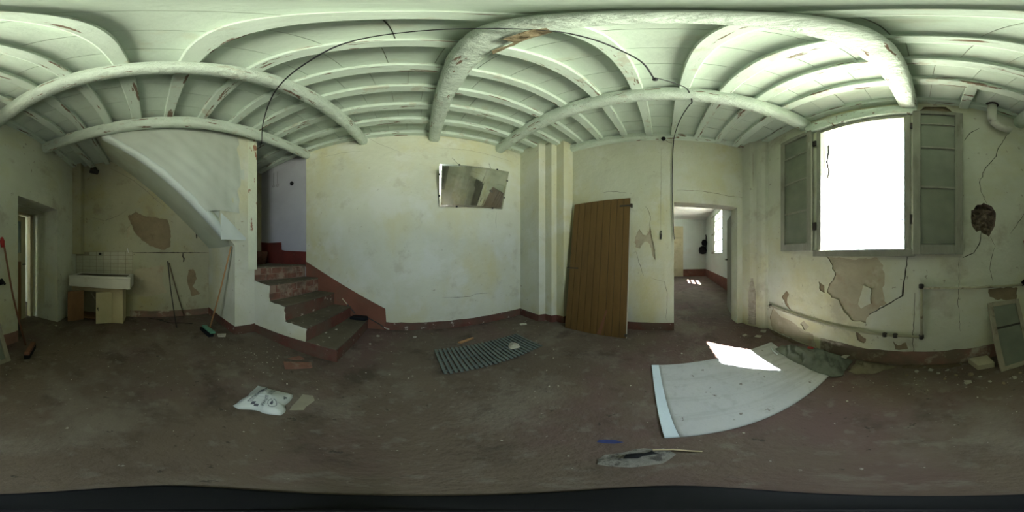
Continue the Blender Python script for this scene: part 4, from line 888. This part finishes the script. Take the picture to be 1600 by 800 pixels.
# rubble chunks along the window wall, one mesh each kind
def chunk_mesh(sd):
    rr = random.Random(sd); b = MB(); n = 7; vs = []
    for z, s in ((0, 1), (.5, 1.05), (1, .6)):
        for k in range(n):
            a = 2*math.pi*k/n; r = s*rr.uniform(.6, 1.1); vs.append((r*math.cos(a), r*math.sin(a), z*rr.uniform(.8, 1.1)))
    b.add(vs, [(i*n+k, i*n+(k+1) % n, (i+1)*n+(k+1) % n, (i+1)*n+k) for i in range(2) for k in range(n)]+[tuple(range(n))[::-1], tuple(range(2*n, 3*n))])
    me = bpy.data.meshes.new('plaster_chunk'); me.from_pydata(b.v, [], b.f); me.materials.append(m_chip if sd % 3 else m_brown); return me
CM = [chunk_mesh(s) for s in range(1, 7)]
def chunk(x, y, s, label, group):
    o = bpy.data.objects.new('plaster_chunk', R.choice(CM)); COL.objects.link(o); o.location = (x, y, .0005); o.scale = (s, s*R.uniform(.6, 1), s*.5); o.rotation_euler = (0, 0, R.uniform(0, 6))
    tag(o, label, 'rubble', group)
for x, y, s in ((-.10, -1.42, .030), (-.16, -1.36, .022), (-.25, -1.40, .018), (-.30, -1.30, .020), (-.42, -1.28, .03), (-.48, -1.22, .018), (-.52, -1.12, .020), (-.36, -1.17, .035), (-.20, -1.26, .016), (.02, -1.40, .025), (.10, -1.33, .016), (-.60, -1.05, .022), (-.72, -1.08, .026), (-.80, -1.12, .018)):
    chunk(x, y, s, 'small plaster chunk on the floor between rag and loose sash', 'plaster rubble by the window wall')
for x, y, s in ((-.45, 1.95, .02), (.1, 2.2, .03), (.35, 2.28, .025), (-2.45, -.1, .03), (-2.2, -1.45, .03), (1.75, -.2, .016), (-.40, 2.2, .03)):
    chunk(x, y, s, 'stray plaster chunk lying on the open floor', 'stray plaster chunks')
for x, y, s in ((-.95, 1.75, .018), (-.88, 1.9, .02), (-.85, 1.65, .012)):
    o = bpy.data.objects.new('plaster_chunk', CM[0]); COL.objects.link(o); o.location = (x, y, .1855); o.scale = (s, s, s*.5); tag(o, 'crumb of plaster lying on the lowest tread', 'rubble', 'crumbs on the lowest tread')
bumpy('dirt_drift', [(1.33, -1.51), (1.42, -1.44), (1.55, -1.46), (1.78, -1.44), (2.0, -1.50), (1.9, -1.515), (1.5, -1.515)], lambda x, y: .05+.05*abs(vn(x*9, y*9)), mat('brown_dirt', (.10, .075, .05), .95, .3, 9, [((.22, .2, .16), 14, .58, .66, .6)], .6, 40), 'low drift of brown dirt against the wall under the pipe', 'dirt', .03, .001, .002, 12)['kind'] = 'stuff'
bumpy('dirt_drift', [(.15, -1.46), (-.1, -1.44), (-.38, -1.45), (-.44, -1.51), (-.1, -1.515), (.15, -1.515)], lambda x, y: .02+.03*abs(vn(x*9, y*9)), MATS['brown_dirt'], 'low drift of crumbs against the faded red band', 'dirt', .03, .001, .002, 13)['kind'] = 'stuff'
# fine chips nobody could count
b = MB(); rr = random.Random(11)
def free(x, y):
    if x < XK+.05 or x > XD-.05 or y < YW+.03 or y > YM-.05: return False
    if x < -.5 and y > 1.40: return False
    if x < -1.85 and y > 1.05: return False
    if -.95 < x < -.52 and .4 < y < .88: return False
    if .27 < x < 1.45 and 1.27 < y < 1.83: return False
    if inside((x, y), [(1.53, .13), (1.64, -1.29), (.66, -1.16), (.55, .02)]): return False
    if x > .1 and y < -1.22 and x < 2.1: return False
    if -.47 < x < .2 and y < -1.42: return False
    if math.hypot(x, y) < .23: return False
    if x < -2.35 and y < -.4: return False
    if x > 2.0 and y > .4: return False
    if -1.55 < x < -1.08 and y < -1.02: return False
    if -1.15 < x < -.74 and 1.0 < y < 1.38: return False
    if x < -1.95 and .7 < y: return False
    if -1.1 < x < -.4 and y < -1.15: return False
    return True
for k in range(700):
    m_ = rr.random()
    if m_ < .35: x, y = rr.uniform(-1.6, 1.9), YW+abs(rr.gauss(0, .22))+.04
    elif m_ < .5: x, y = rr.gauss(-1.3, .3), rr.gauss(1.05, .15)
    else: x, y = rr.uniform(-3, 2.4), rr.uniform(-1.5, 2.4)
    if not free(x, y): continue
    s = rr.choice((.002, .003, .003, .004, .006, .009)); a = rr.uniform(0, 6.3)
    P4 = [(x+s*rr.uniform(.6, 1.2)*math.cos(a+q*1.57), y+s*rr.uniform(.4, 1.0)*math.sin(a+q*1.57)) for q in range(4)]
    b.prism(P4, .0005, .0005+s*.4)
b.build('plaster_crumbs', m_chip, label='fine plaster crumbs scattered over the concrete floor', cat='debris', kind='stuff')

# stand on which the panorama was taken
sb = thing('camera_stand', 'black stand with an oval base in the middle of the floor', 'stand')
b = MB(); ax = math.atan2(.6, .8)
pf = []
for r_, z in ((1, .002), (1, .014), (.9, .022), (.3, .028)):
    ring_ = []
    for k in range(32):
        a = 2*math.pi*k/32; u = .196*r_*math.cos(a); v = .118*r_*math.sin(a); th = math.radians(-90); ring_.append((u, v, z))
    pf.append(ring_)
ang = math.radians(175.6)
def rot(p): return (p[0]*math.cos(ang)-p[1]*math.sin(ang), p[0]*math.sin(ang)+p[1]*math.cos(ang), p[2])
b.add([rot(p) for rg_ in pf for p in rg_], [(i*32+k, i*32+(k+1) % 32, (i+1)*32+(k+1) % 32, (i+1)*32+k) for i in range(3) for k in range(32)]+[tuple(range(32))[::-1], tuple(range(96, 128))])
b.build('base', m_black, sb, True)
MB().tube([(0, 0, .028), (0, 0, .42)], .013, 10).build('pole', m_black, sb, True)
